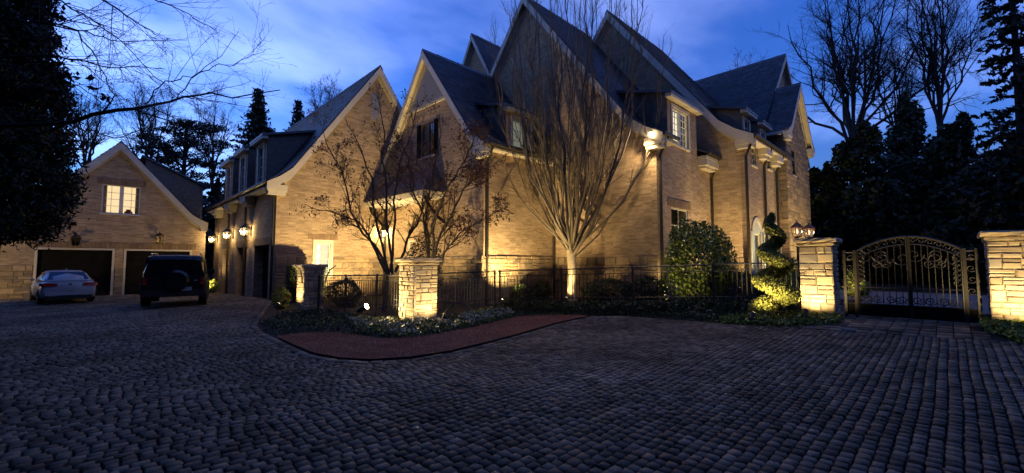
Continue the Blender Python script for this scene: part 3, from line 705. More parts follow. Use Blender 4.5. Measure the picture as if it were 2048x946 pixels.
stones(house, 'v', V2, C2 + .02, C4 - .02, ZB, 1.95, M['dstone'], 3, wr=(.3, .65)); stones(house, 'u', C2, V2 + .02, DR[0] - .1, ZB, 1.95, M['dstone'], 4, wr=(.3, .65), joined=True); stones(house, 'u', C2, DR[1] + .1, V1 - .06, ZB, 1.95, M['dstone'], 41, wr=(.3, .65), joined=True)
downspout(house, [(C2 + .12, V2 - .09, -.2), (C2 + .12, V2 - .09, 5.7), (C2 + .12, V2 - .35, 6.2), (C2 + .12, V2 - .45, 6.35)], .06)
downspout(house, [(C4 - .12, V2 - .09, -.2), (C4 - .12, V2 - .09, 5.7), (C4 - .12, V2 - .35, 6.2), (C4 - .12, V2 - .45, 6.35)], .05)
downspout(house, [(C2 - .09, V1 - .12, -.2), (C2 - .09, V1 - .12, 5.9)], .06)
MB().lathe((C2 - .14, V1 - .14, 5.9), [(.06, 0), (.14, .12), (.16, .34), (.17, .4)], 8).build('rain_head', M['metal'], house, uv=False)
# door canopy in the corner: hipped shed on the gable-2 wall
ce = 9.75; q0 = pu(845, 378, ce); q1 = pu(713, 412, ce); ztop = pu(828, 344, C2).z; ze = q0.z
m = MB(); y0, y1 = q0.y, min(q1.y, V1 - .03); t0, t1 = y0 + .9, y1 - .9
vs = [(ce, y0, ze), (ce, y1, ze), (C2 - .005, y1, ze), (C2 - .005, y0, ze), (C2 - .005, t0, ztop), (C2 - .005, t1, ztop)]
m.add(vs, [(0, 1, 5, 4), (0, 4, 3), (1, 2, 5)]); can = m.build('door_canopy', M['slate'], house, uv=False)
MB().box(ce + .05, C2 - .005, y0 + .05, y1 - .05, ze - .24, ze - .004).build('canopy_beam', M['trim'], can, uv=False)
for yy in (y0 + .2, y1 - .25): MB().tube([(C2 - .02, yy, ze - 1.3), (C2 - .35, yy, ze - 1.1), (ce + .35, yy, ze - .5), (ce + .25, yy, ze - .24)], .07, 6).build('bracket', M['door'], can, uv=False)

# gable 4, the tallest in front
p4r = profile(14.6, 15.3, 7.3, 6.6); p4l = profile(14.6, 15.3, 21.9, 6.6)
wall('gable_wall', 'u', C4, V4, 21.5, ZB, under(p4r, p4l), [], M['brick'], house)
slope(house, 'u', C4 - .3, C5 + .1, p4l)
rake(house, 'u', C4, p4r); rake(house, 'u', C4, p4l); ret_box(house, 'u', C4, V4, 7.3, 6.6)
wd = [pv(1344, 216, V4), pv(1377, 300, V4)]; WD = (wd[0].x, wd[1].x, wd[1].z, pv(1360, 222, V4).z)
dz = [pv(1336, 200, V4), pv(1390, 235, V4)]; DA0, DA1, DZT = dz[0].x - .1, dz[1].x + .1, WD[3] + .42
cut_slope(house, 'u', C4 - .3, C5 + .1, p4r, [(DA0, DA1, shed_meet(V4, DZT, p4r), None)])
w5 = [pv(1342, 412, V4), pv(1376, 470, V4)]; W5 = (w5[0].x, w5[1].x, 1.2, 3.9)
wall('side_wall', 'v', V4, C4, C5, ZB, [(C4, 6.45), (DA0 - .001, 6.45), (DA0, 6.0), (DA1, 6.0), (DA1 + .001, 6.45), (C5, 6.45)], [W5, (WD[0], WD[1], WD[2], 5.999)] if WD[2] < 5.99 else [W5], M['brick'], house)
window('v', V4, *W5, house, cols=2, rows=4, room='dimroom', label='dim ground-floor window behind the round shrub')
wbox(MB(), 'v', V4, W5[0] - .3, W5[1] + .3, -.03, -.002, W5[3] + .02, W5[3] + .34).build('flat_arch', M['soldier'], house)
dd = shed_dormer(house, 'v', V4 + .0, DA0, DA1, 6.001, DZT, p4r, None)
for ch in list(dd.children):
    if ch.name.startswith('dormer_front'): bpy.data.objects.remove(ch)
wall('dormer_front', 'v', V4, DA0, DA1, 6.001, [(DA0, DZT), (DA1, DZT)], [(WD[0], WD[1], max(WD[2], 6.002), WD[3])], M['brick'], dd)
window('v', V4, *WD, house, cols=2, rows=5, sashes=2, room='pale', roomw=.08, depth=.35, label='tall lit wall-dormer window over the round shrub')
mm = MB()
for b in ((WD[0] - .13, WD[0], WD[2] - .05, WD[3] + .13), (WD[1], WD[1] + .13, WD[2] - .05, WD[3] + .13), (WD[0], WD[1], WD[3], WD[3] + .13)): wbox(mm, 'v', V4, b[0], b[1], -.035, -.002, b[2], b[3])
mm.build('window_surround', M['trim'], house, uv=False)
for c0, c1 in ((C4 - .3, DA0 - .05), (DA1 + .05, C5 - .02)):
    gutter(house, 'u', c0, c1, 7.3, 6.6, -1); wbox(MB(), 'v', V4, c0 + .3 if c0 < C4 else c0, c1, -.42, -.003, 6.32, 6.44).build('soffit', M['trim'], house, uv=False)
m = MB(); m.box(DA1 + .08, C5 - .03, V4 - .4, V4 - .003, 6.02, 6.318); m.box(DA1 + .2, C5 - .1, V4 - .28, V4 - .003, 5.9, 6.018); m.build('eave_corbel', M['trim'], house, uv=False)
stones(house, 'u', C4, V4 + .02, V2 - .02, ZB, 1.9, M['dstone'], 5, wr=(.3, .65), joined=True)
downspout(house, [(C4 + .12, V4 - .09, -.2), (C4 + .12, V4 - .09, 5.8), (C4 + .12, V4 - .33, 6.3), (C4 + .12, V4 - .43, 6.5)], .06)
downspout(house, [(C5 - .14, V4 - .09, -.2), (C5 - .14, V4 - .09, 5.6), (C5 - .14, V4 - .33, 6.2), (C5 - .14, V4 - .43, 6.5)], .05)
# small gable between 2 and 4
c3 = 16.2; a3 = pu(943, 68, c3 - .3); p3r = profile(a3.y, a3.z, a3.y - 3.4, a3.z - 5.4); p3l = profile(a3.y, a3.z, a3.y + 3.4, a3.z - 5.4)
wall('gable_wall', 'u', c3, a3.y - 3.1, a3.y + 3.1, 5.0, under(p3r, p3l), [], M['brick'], house)
slope(house, 'u', c3 - .3, 23, p3r); slope(house, 'u', c3 - .3, 23, p3l); rake(house, 'u', c3, p3r, w=.3); rake(house, 'u', c3, p3l, w=.3)
# gable 5
p5r = profile(13.1, 16.1, 5.75, 7.35); p5l = profile(13.1, 16.1, 20.45, 7.35)
wall('gable_wall', 'u', C5, V5, 20.0, ZB, under(p5r, p5l), [], M['brick'], house)
cut_slope(house, 'u', C5 - .3, 27.5, p5r, [(c - .65, c + .65, shed_meet(V5 + .25, 8.75, p5r), V5 + .23) for c in (pv(1506, 300, V5).x, pv(1537, 300, V5).x)]); slope(house, 'u', C5 - .3, 27.5, p5l)
rake(house, 'u', C5, p5r, w=.42); rake(house, 'u', C5, p5l); ret_box(house, 'u', C5, V5, 5.75, 7.35)
sw = []
for x0, x1, y0, y1 in ((1501.5, 1511, 290, 328), (1533, 1541, 303, 336)):
    sw.append((pv(x0, 300, V5).x, pv(x1, 300, V5).x, pv(x0, y1, V5).z, pv(x0, y0, V5).z))
ad = []
for x0, x1 in ((1507, 1519), (1527, 1536), (1546, 1555)):
    ad.append((pv(x0, 450, V5).x, pv(x1, 450, V5).x, .3, 3.0))
wall('side_wall', 'v', V5, C5, C6, ZB, [(C5, 7.2), (C6, 7.2)], [(a, b, z0, min(z1, 7.1)) for a, b, z0, z1 in sw] + ad, M['brick'], house)
for s in sw: window('v', V5, s[0], s[1], s[2], min(s[3], 7.1), house, cols=2, rows=3, room=None)
for s in ad:
    f = window('v', V5, *s, house, cols=1, rows=4, room='dimroom', sill=False, label='arched French door in the far side wall')
    cx = (s[0] + s[1]) / 2; r = (s[1] - s[0]) / 2 + .12; m = MB(); n = 12
    for k in range(n):
        p, q = math.pi * k / n, math.pi * (k + 1) / n
        vs = [P3('v', V5, cx + rr * math.cos(t), tt, 3.0 + rr * math.sin(t)) for t in (p, q) for rr in (r, r + .2) for tt in (-.04, -.003)]
        m.add(vs, [(0, 2, 3, 1), (4, 5, 7, 6), (0, 4, 6, 2), (2, 6, 7, 3), (0, 1, 5, 4)])
    m.build('arch_trim', M['trim'], f, uv=False)
    m = MB(); m.add([P3('v', V5, cx + r * math.cos(math.pi * k / n), -.006, 3.0 + r * math.sin(math.pi * k / n)) for k in range(n + 1)], [tuple(range(n + 1))]); m.build('fanlight', M['shutter'], f, uv=False)
    for a in (s[0] - .42, s[1] + .06): wbox(MB(), 'v', V5, a, a + .34, -.05, -.003, .35, 3.1).build('shutter', M['shutter'], f, uv=False)
for c in (pv(1506, 300, V5).x, pv(1537, 300, V5).x):
    shed_dormer(house, 'v', V5 + .25, c - .65, c + .65, 7.1, 8.75, p5r, (c - .35, c + .35, 7.7, 8.4), room=None, cols=2, rows=2)
gutter(house, 'u', C5 - .3, C6 - .05, 5.75, 7.35, -1)
wbox(MB(), 'v', V5, C5, C6, -.42, -.003, 7.1, 7.19).build('soffit', M['trim'], house, uv=False)
for px in (1495, 1531, 1555):
    u = pv(px, 400, V5 - .09).x; downspout(house, [(u, V5 - .09, .1), (u, V5 - .09, 6.4), (u, V5 - .35, 7.0), (u, V5 - .45, 7.25)], .06)
for px in (1522, 1545):
    u = pv(px, 330, V5).x; m = MB(); m.box(u - .5, u + .5, V5 - .4, V5 - .003, 6.8, 7.097); m.box(u - .4, u + .4, V5 - .28, V5 - .003, 6.62, 6.797); m.build('eave_corbel', M['trim'], house, uv=False)
# stone wing at the right end
p6l = profile(28.75, 12.0, 25.75, 8.75); p6r = profile(28.75, 12.0, 31.75, 8.75)
W6 = (pv(1583, 320, V6).x, pv(1590, 320, V6).x, pv(1586, 350, V6).z, pv(1586, 300, V6).z)
wall('wing_wall', 'v', V6, C6, 31.3, ZB, under(p6l, p6r), [W6], M['mortar'], house)
window('v', V6, *W6, house, cols=2, rows=4, room=None, frame='metal')
wall('wing_side_wall', 'u', C6, V6, 9.0, ZB, [(V6, 8.6), (9.0, 8.6)], [], M['mortar'], house)
stones(house, 'u', C6, V6 - .05, V5 + 2.6, ZB, 8.5, M['dstone'], 6, hr=(.22, .36), wr=(.28, .6), joined=True)
tz = lambda a: float(np.interp(a, [x for x, z in under(p6l, p6r)], [z for x, z in under(p6l, p6r)]))
R6 = random.Random(9)
for x0, x1, y0, y1 in stone_layout(R6, 31.3 - C6, 11.6 - ZB, .24, .42, .4, .8):
    a0_, a1_, z0_, z1_ = C6 + x0, C6 + x1, ZB + y0, ZB + y1
    if z1_ > min(tz(a0_), tz(a1_)) - .3 or (a1_ > W6[0] - .05 and a0_ < W6[1] + .05 and z1_ > W6[2] - .05 and z0_ < W6[3] + .05): continue
    vs, fs = stone_geo(R6, 'v', V6, a0_, a1_, z0_, z1_, .06); MB().add(vs, fs).build('stone', R6.choice(M['dstone']), house, uv=False)
slope(house, 'v', V6 - .3, 7.4, p6l); slope(house, 'v', V6 - .3, 7.4, p6r); rake(house, 'v', V6, p6l, w=.3); rake(house, 'v', V6, p6r, w=.3)
ret_box(house, 'v', V6, C6, 25.75, 8.75); ret_box(house, 'v', V6, 31.3, 31.75, 8.75)
p7l = [(31.4, 15.1), (25.75, 8.75)]; p7r = [(31.4, 15.1), (37, 8.75)]
wall('gable_wall', 'v', 7.1, 28.3, 36.6, 7, [(28.3, 11.3), (31.4, 14.95), (36.6, 9)], [], M['brick'], house)
slope(house, 'v', 6.8, 20, p7l); slope(house, 'v', 6.8, 20, p7r); rake(house, 'v', 7.1, p7l[:1] + [(28.6, 11.95)], w=.3); rake(house, 'v', 7.1, p7r, w=.3)
MB().box(25.7, 26.08, V6 - .1, 9, 8.5, 8.64).build('soffit', M['trim'], house, uv=False)
wall('back_wall', 'v', VE, U1, 15.1, ZB, under(p1l, p1r), [], M['brick'], house)
stones(house, 'v', V4, C4 + .02, C5 - .02, ZB, 1.15, M['dstone'], 12, wr=(.3, .65), joined=True); stones(house, 'u', C5, V5 + .02, V4 - .02, ZB, 1.9, M['dstone'], 13, wr=(.3, .65), joined=True)

for ax, c0, c1, a, z in (('v', V1 - .3, VE + .3, 10.41, 12.05), ('u', C2 - .3, 19, 17.05, 11.75), ('u', C4 - .3, C5, 14.6, 15.3), ('u', c3 - .3, 22, a3.y, a3.z), ('u', C5 - .3, 27.5, 13.1, 16.1), ('v', V6 - .3, 7.4, 28.75, 12.0), ('v', 6.8, 20, 31.4, 15.1)): ridge(house, ax, c0, c1, a, z)
# ------------------------------------------------------------------ detached garage
GV = 33.6
garage = E('detached_garage', (1, GV, -.2), 'brick garage with steep gable, lit twin window and two dark doors', 'garage')
ga = pv(243, 283, GV - .3); gr = pv(416, 448, GV - .3); gl_u = 2 * ga.x - gr.x
pgr = profile(ga.x, ga.z, gr.x, gr.z + .1); pgl = profile(ga.x, ga.z, gl_u, gr.z + .1)
gw1 = pv(410, 500, GV).x; gw0 = 2 * ga.x - gw1
GW = (pv(203, 400, GV).x, pv(281, 400, GV).x, pv(242, 428, GV).z, pv(242, 371, GV).z)
GD = [(pv(74, 520, GV).x, pv(224, 520, GV).x), (pv(252, 520, GV).x, pv(379, 520, GV).x)]; GT = pv(240, 501, GV).z
wall('front_wall', 'v', GV, gw0, gw1, ZB, under(pgl, pgr), [GW] + [(a, b, ZB, GT) for a, b in GD], M['brick'], garage, rev=.3)
window('v', GV, *GW, garage, cols=2, rows=4, sashes=2, room='warm', curtains=True)
m = MB(); cx = (GW[0] + GW[1]) / 2 + .35
m.lathe((cx, GV + .45, GW[2] - .1), [(.05, 0), (.16, .1), (.2, .25), (.1, .38), (.13, .42)], 10); m.build('vase', M['copper'], garage, uv=False)
wbox(MB(), 'v', GV, GW[0] - .2, GW[1] + .2, -.03, -.002, GW[3] + .01, GW[3] + .36).build('flat_arch', M['soldier'], garage)
for a, b in GD:
    wbox(MB(), 'v', GV, a - .3, b + .3, -.03, -.002, GT + .12, GT + .46).build('flat_arch', M['soldier'], garage)
    m = MB()
    for q in ((a - .1, a, ZB, GT + .1), (b, b + .1, ZB, GT + .1), (a, b, GT, GT + .1)): wbox(m, 'v', GV, q[0], q[1], -.04, -.002, q[2], q[3])
    m.build('door_frame', M['trim'], garage, uv=False)
    dd = MB(); wbox(dd, 'v', GV, a, b, .2, .26, ZB, GT); door = dd.build('garage_door', M['door'], garage, uv=False)
    for r in range(4):
        for c in range(4):
            q0_, q1_ = a + (b - a) * (c + .08) / 4, a + (b - a) * (c + .92) / 4; zz = -.15 + r * .66; wbox(MB(), 'v', GV, q0_, q1_, .18, .198, zz, zz + .54).build('panel', M['door'], door, uv=False)
slope(garage, 'v', GV - .3, GV + 10, pgl); slope(garage, 'v', GV - .3, GV + 10, pgr); rake(garage, 'v', GV, pgl, w=.38); rake(garage, 'v', GV, pgr, w=.38)
ret_box(garage, 'v', GV, gw1, gr.x, gr.z + .1); ret_box(garage, 'v', GV, gw0, gl_u, gr.z + .1)
wall('side_wall', 'u', gw1, GV, GV + 9.7, ZB, [(GV, gr.z - .1), (GV + 9.7, gr.z - .1)], [], M['brick'], garage)
for (a, b, sd) in ((gw0, GD[0][0] - .12, 21), (GD[0][1] + .12, GD[1][0] - .12, 22), (GD[1][1] + .12, gw1, 23)): stones(garage, 'v', GV, a, b, ZB, 1.55, M['dstone'], sd, wr=(.3, .65))
ridge(garage, 'v', GV - .3, GV + 10, ga.x, ga.z)
# shed dormer on its right roof slope, seen from the side
d0 = pv(292, 318, GV + 2.2); d1 = pv(410, 374, GV + 2.2)
m = MB(); zr0, zr1 = d0.z, d1.z; xe = d1.x - .1
vs = [(x, y, z) for y in (GV + 2.2, GV + 6.5) for x, z in ((d0.x, zr0), (xe, zr1), (xe, gr.z - .1), (d0.x, zr0 - .6))]
m.add(vs, [(0, 1, 2, 3), (4, 7, 6, 5), (1, 5, 6, 2)]); dg = m.build('dormer', M['cheek'], garage)
m = MB(); vs = [(x, y, z) for y in (GV + 2.05, GV + 6.7) for x, z in ((d0.x - .2, zr0 + .12), (xe + .25, zr1 - .08), (xe + .25, zr1 + .04), (d0.x - .2, zr0 + .24))]
m.add(vs, [(0, 1, 2, 3), (4, 7, 6, 5), (0, 4, 5, 1), (3, 2, 6, 7), (1, 5, 6, 2)]); m.build('dormer_roof', M['slate'], dg, uv=False)

# ------------------------------------------------------------------ wall lanterns
def wall_lantern(base, out, label, lit=True, power=60, s=1.0, group='wall lanterns', glow='lamp', metal='metal', col=(1, .72, .31)):
    base = Vector(base); out = Vector(out).normalized(); t = E('wall_lantern', base, label, 'lantern', group); c = base + out * .24 * s
    side = Vector((-out.y, out.x, 0))
    m = MB(); p = base
    vs = [p + side * a * .06 * s + out * o * s + Vector((0, 0, z * s)) for z in (-.16, .2) for o in (.003, .03) for a in (-1, 1)]
    m.add(vs, [(0, 1, 3, 2), (4, 6, 7, 5), (0, 4, 5, 1), (2, 3, 7, 6), (0, 2, 6, 4), (1, 5, 7, 3)]); m.build('back_plate', M[metal], t, uv=False)
    MB().tube([base + out * .02, base + out * .1 * s + Vector((0, 0, .22 * s)), c + Vector((0, 0, .34 * s)), c + Vector((0, 0, .27 * s))], .012 * s, 6).build('arm', M[metal], t, uv=False)
    MB().lathe(c, [(.16 * s, .13 * s), (.15 * s, .15 * s), (.07 * s, .23 * s), (.03 * s, .27 * s)], 4).build('cap', M[metal], t, uv=False)
    MB().lathe(c, [(.05 * s, -.21 * s), (.1 * s, -.19 * s), (.1 * s, -.17 * s)], 4).build('base', M[metal], t, uv=False)
    for k in range(4):
        a = math.pi / 2 * k; e = Vector((math.cos(a), math.sin(a), 0))
        MB().tube([c + e * .1 * s + Vector((0, 0, -.18 * s)), c + e * .15 * s + Vector((0, 0, .14 * s))], .009 * s, 4).build('corner_bar', M[metal], t, uv=False)
        a2 = a + math.pi / 2; e2 = Vector((math.cos(a2), math.sin(a2), 0))
        MB().quad(c + e * .095 * s + Vector((0, 0, -.17 * s)), c + e2 * .095 * s + Vector((0, 0, -.17 * s)), c + e2 * .143 * s + Vector((0, 0, .13 * s)), c + e * .143 * s + Vector((0, 0, .13 * s))).build('pane', M['glass'], t, uv=False)
    if lit:
        MB().lathe(c, [(.012 * s, -.12 * s), (.04 * s, -.07 * s), (.045 * s, -.01 * s), (.02 * s, .06 * s), (.004, .09 * s)], 8).build('flame', M[glow], t, uv=False)
        lamp_light('lantern_light', 'POINT', c + out * .0 + Vector((0, 0, .02)), power, t, radius=.06 * s, col=col)
    return t
for k, (px, py, w) in enumerate(((436, 479, 'farthest'), (467, 471, 'middle'), (503, 464, 'nearest'))):
    p = pu(px, py, U1); wall_lantern((U1 - .002, p.y, p.z), (-1, 0, 0), f'{w} of the three glowing lanterns on the garage front', power=75, s=1.35)
p = pv(762, 468, V1); wall_lantern((p.x, V1 - .002, p.z), (0, -1, 0), 'glowing lantern by the side door behind the maple trunks', power=170, s=1.2)
for px, py, w in ((152, 482, 'left'), (318, 478, 'right')):
    p = pv(px, py, GV); wall_lantern((p.x, GV - .03, p.z), (0, -1, 0), f'unlit lantern over the {w} door of the detached garage', lit=False, s=1.35)
# floodlight under the eave of the tallest gable
p = pu(1302, 266, C4 - .35); t = E('floodlight', p, 'bright floodlight under the eave corner of the tallest gable', 'floodlight')
MB().tube([p + Vector((.34, .0, .12)), p + Vector((.1, 0, .1)), p + Vector((.03, 0, .03))], .025, 6).build('arm', M['metal'], t, uv=False)
MB().tube([p + Vector((.09, .05, .1)), p + Vector((.05, .02, .06)), p + Vector((.0, 0, .0))], [.03, .05, .07], 12).build('housing', M['metal'], t, uv=False)
MB().lathe(p + Vector((-.06, -.03, -.06)), [(.02, -.08), (.06, -.055), (.08, 0), (.06, .055), (.02, .08)], 10).build('bulb', M['flood'], t, uv=False)
lamp_light('flood_beam', 'SPOT', p + Vector((-.2, -.12, -.25)), 150, t, p + Vector((-1.0, .7, -1.6)), 165, radius=.08, col=(1, .72, .36), blend=.5)

# ------------------------------------------------------------------ stone pillars
def slab(m, x0, x1, y0, y1, z0, z1, R, n=7, j=.014):
    ring = [(x0 + (x1 - x0) * i / n, y0) for i in range(n)] + [(x1, y0 + (y1 - y0) * i / n) for i in range(n)] + [(x1 - (x1 - x0) * i / n, y1) for i in range(n)] + [(x0, y1 - (y1 - y0) * i / n) for i in range(n)]
    k = len(ring); vs = []
    for f, ins in ((0, .012), (.3, 0), (.7, 0), (1, .018)):
        for x, y in ring:
            cx, cy = (x0 + x1) / 2, (y0 + y1) / 2; L = math.hypot(x - cx, y - cy); s = 1 - ins / L
            vs.append((cx + (x - cx) * s + R.uniform(-j, j), cy + (y - cy) * s + R.uniform(-j, j), z0 + (z1 - z0) * f + R.uniform(-.006, .006)))
    fs = [(r * k + i, r * k + (i + 1) % k, (r + 1) * k + (i + 1) % k, (r + 1) * k + i) for r in range(3) for i in range(k)] + [tuple(range(k - 1, -1, -1)), tuple(range(3 * k, 4 * k))]
    m.add(vs, fs)
def pillar(u0, u1, v0, v1, z0, z1, label, seed):
    R = random.Random(seed); t = E('stone_pillar', ((u0 + u1) / 2, (v0 + v1) / 2, z0), label, 'pillar', 'stone pillars of the drive')
    zc = z1 - .2; MB().box(u0 + .05, u1 - .05, v0 + .05, v1 - .05, z0 - .2, zc).build('mortar_core', M['mortar'], t, uv=False)
    for axis, c, a0, a1, sg, sd in (('u', u0 + .05, v0 + .0, v1 - .0, -1, 1), ('v', v0 + .05, u0 + .052, u1 - .0, -1, 2), ('u', u1 - .05, v0 + .052, v1, 1, 3), ('v', v1 - .05, u0 + .052, u1 - .052, 1, 4)):
        stones(t, axis, c, a0, a1, z0 - .1, zc, M['stone'], seed * 10 + sd, depth=.045, hr=(.09, .24), wr=(.15, .4), sgn=sg)
    m = MB(); slab(m, u0 - .03, u1 + .03, v0 - .03, v1 + .03, zc + .004, zc + .09, R); m.build('cap_stone', M['stone'][1], t, uv=False)
    m = MB(); slab(m, u0 - .085, u1 + .085, v0 - .085, v1 + .085, zc + .094, z1, R); m.build('cap_stone', M['stone'][3], t, uv=False)
    return t
cp = pg(826, 647); CPW = .80
pillar(cp.x, cp.x + CPW, cp.y, cp.y + CPW, cp.z, 1.79, 'floodlit stone pillar rising from the white flowers by the lawn', 3)
lp = pg(605, 621); pillar(lp.x - .0, lp.x + .72, lp.y, lp.y + .72, lp.z, 1.6, 'narrow stone pillar lit on its left side, near the garage corner', 4)
glr = pu(1671, 633, GATE_U); gll = pu(1602, 628, GATE_U); gtop = pu(1640, 476, GATE_U).z
pillar(GATE_U, GATE_U + .78, glr.y, gll.y, float(g(GATE_U, glr.y)), gtop, 'lit stone gate pillar beside the spiral topiary', 5)
gr0 = pu(1984, 655, GATE_U); gt2 = pu(1990, 462, GATE_U).z
pillar(GATE_U, GATE_U + .9, gr0.y - .95, gr0.y, float(g(GATE_U, gr0.y)), gt2, 'lit stone gate pillar at the right edge', 6)

# ------------------------------------------------------------------ iron fences
SCR = None
def spiral(cx, cz, r, turns, a0, sgn=1, n=18):
    return [(cx + r * (1 - .82 * k / n) * math.cos(a0 + sgn * 2 * math.pi * turns * k / n), cz + r * (1 - .82 * k / n) * math.sin(a0 + sgn * 2 * math.pi * turns * k / n)) for k in range(n + 1)]
pick_me = MB().box(-.008, .008, -.008, .008, -1.0, 0).mesh('picket', uv=False)
sm = MB()
for s in (-1, 1):
    pts = spiral(s * .055, .0, .05, 1.3, math.pi / 2 if s > 0 else -math.pi / 2, 1); sm.tube([(x, 0, z) for x, z in pts], .005, 4)
scroll_me = sm.mesh('scroll', uv=False)
def fence(p0, p1, zt0, zt1, label, posts, ends=(True, True), scrolls=True, mat='iron', name='iron_fence', hgt=1.0):
    p0, p1 = Vector((p0[0], p0[1], 0)), Vector((p1[0], p1[1], 0)); L = (p1 - p0).length; d = (p1 - p0) / L; ang = math.atan2(d.y, d.x)
    t = E(name, (p0.x, p0.y, float(g(p0.x, p0.y))), label, 'gate' if 'gate' in name else 'fence'); o = origin(t)
    zt = lambda s: zt0 + (zt1 - zt0) * s / L
    at = lambda s, z: (p0.x + d.x * s, p0.y + d.y * s, z)
    for dz, r in ((0, .02), (-.17, .012), (-hgt + .1, .014)):
        MB().tube([at(0, zt0 + dz), at(L, zt1 + dz)], r, 4).build('rail', M[mat], t, uv=False)
    n = max(2, int(L / .115))
    for i in range(1, n):
        s = L * i / n; q = link('picket', pick_me, M[mat], t, Vector(at(s, zt(s) - .17)) - o); q.rotation_euler = (0, 0, ang); q.scale = (1, 1, hgt - .12)
    for s in posts:
        x, y, z = at(s, 0); gz = float(g(x, y)); MB().box(x - .022, x + .022, y - .022, y + .022, gz - .1, zt(s) + .04).build('post', M[mat], t, uv=False)
    if scrolls:
        n = int(L / .225)
        for i in range(n):
            s = L * (i + .5) / n; q = link('scroll', scroll_me, M[mat], t, Vector(at(s, zt(s) - .087)) - o); q.rotation_euler = (0, 0, ang)
    return t
fa = (lp.x + .5, lp.y - .01); fb = (cp.x + .3, cp.y + CPW + .02)
L1 = math.hypot(fb[0] - fa[0], fb[1] - fa[1]); fence(fa, fb, 1.2, 1.3, 'black iron fence between the two left stone pillars', [L1 * .0 + .05, L1 * .35, L1 * .7, L1 - .05])
fc = (cp.x + CPW + .02, cp.y + .45); fdv = pd(991, 545, 14.4); fd = (fdv.x, fdv.y)
L2 = math.hypot(fd[0] - fc[0], fd[1] - fc[1]); fence(fc, fd, 1.33, 1.36, 'pale-lit iron garden gate panel right of the flower-bed pillar', [.05, L2 - .03], mat='gateiron', name='iron_gate_panel')
fe = (GATE_U + .35, gll.y + .03); L3 = math.hypot(fe[0] - fd[0], fe[1] - fd[1])
fence((fd[0] + .05, fd[1] - .08), fe, 1.37, 1.68, 'long black iron fence before the vase-shaped tree and shrubs', [.06] + [L3 * f for f in (.25, .5, .75)] + [L3 - .15])
# curved iron brackets on the narrow pillar
t = E('iron_bracket', (lp.x + .3, lp.y - .03, 1.0), 'curved iron brackets on the narrow pillar near the garage', 'bracket')
for x0, sg in ((lp.x - .06, -1), (lp.x + .74, 1)):
    MB().tube([(x0, lp.y - .06, .95), (x0 + sg * .02, lp.y - .1, 1.15), (x0 + sg * .1, lp.y - .16, 1.4), (x0 + sg * .3, lp.y - .2, 1.56)], .025, 6).build('curved_bar', M['iron'], t, uv=False)
# wire hoops in the flower bed
for px, py, w, h, lab in ((918, 655, .46, .62, 'thin wire hoop in the flowers right of the lit pillar'), (768, 655, .42, .5, 'thin wire hoop in the flowers left of the lit pillar')):
    p = pg(px, py); m = MB(); m.tube([(p.x + RT[0] * w * math.cos(a), p.y + RT[1] * w * math.cos(a), p.z + h * math.sin(a)) for a in np.linspace(0, math.pi, 17)], .012, 6)
    props(m.build('wire_hoop', M['gateiron'], uv=False), lab, 'hoop', 'wire hoops in the bed')

# ------------------------------------------------------------------ the drive gate
GU = GATE_U + .3
gy = lambda px: pu(px, 560, GU).y
gz0 = float(g(GU, gy(1820)))
def gz(px, py): return pu(px, py, GU).z
vL, vC, vR = gy(1716), gy(1819), gy(1926)
def gtube(pts, r, n=5): return MB().tube([(GU, v, z) for v, z in pts], r, n)
zmid = gz(1819, 473); zend = gz(1716, 502); zk = gz(1819, 612); zrail = gz(1819, 577)
def archz(v):
    t = (v - vC) / (vL - vC) if v > vC else (v - vC) / (vR - vC); return zend + (zmid - zend) * (1 - t * t)
for side, va, vb in (('left', vL, vC + .01), ('right', vC - .01, vR)):
    t = E('gate_leaf', (GU, va if side == 'left' else vb, gz0), f'{side} leaf of the arched wrought-iron drive gate', 'gate', 'drive gate leaves'); dv = vb - va
    gtube([(va, gz0 + .05), (va, archz(va))], .035, 4).build('stile', M['gateiron'], t, uv=False); gtube([(vb, gz0 + .05), (vb, archz(vb))], .03, 4).build('stile', M['gateiron'], t, uv=False)
    gtube([(va + dv * k / 12, archz(va + dv * k / 12)) for k in range(13)], .028, 5).build('top_rail', M['gateiron'], t, uv=False)
    gtube([(va + dv * k / 12, archz(va + dv * k / 12) - .17) for k in range(13)], .014, 4).build('inner_rail', M['gateiron'], t, uv=False)
    gtube([(va, zrail), (vb, zrail)], .014, 4).build('mid_rail', M['gateiron'], t, uv=False)
    gtube([(va, zk), (vb, zk)], .018, 4).build('low_rail', M['gateiron'], t, uv=False)
    MB().box(GU - .006, GU + .006, min(va, vb) + .02, max(va, vb) - .02, gz0 + .05, zk - .01).build('kick_plate', M['door'], t, uv=False)
    for k in range(1, 8):
        v = va + dv * k / 8; gtube([(v, zk), (v, archz(v) - .17)], .009, 4).build('bar', M['gateiron'], t, uv=False)
    sg = -1 if side == 'left' else 1; outer = va if side == 'left' else vb
    for k in range(6):            # scrolls down the outer edge
        z = zrail + .15 + (archz(outer) - .35 - zrail) * k / 5; vv = outer - sg * -1 * -.09
        vv = outer + (.09 if side == 'right' else -.09)
        gtube(spiral(vv, z, .085, 1.25, math.pi / 2, 1 if side == 'right' else -1), .009, 4).build('scroll', M['gateiron'], t, uv=False)
    for f, z, r in ((.3, zmid - .42, .17), (.72, zmid - .5, .17), (.5, zmid - .62, .1), (.25, zk + .14, .1), (.5, zk + .13, .11), (.75, zk + .14, .1), (.12, zk + .12, .09), (.88, zk + .12, .09)):
        for s in (-1, 1): gtube(spiral(va + dv * f + s * r * .95, z, r, 1.3, math.pi if s > 0 else 0, s), .009, 4).build('scroll', M['gateiron'], t, uv=False)
    for k in range(6):
        v = va + dv * (k + .5) / 6; gtube(spiral(v, archz(v) - .085, .07, 1.2, 0, 1), .007, 4).build('scroll', M['gateiron'], t, uv=False)
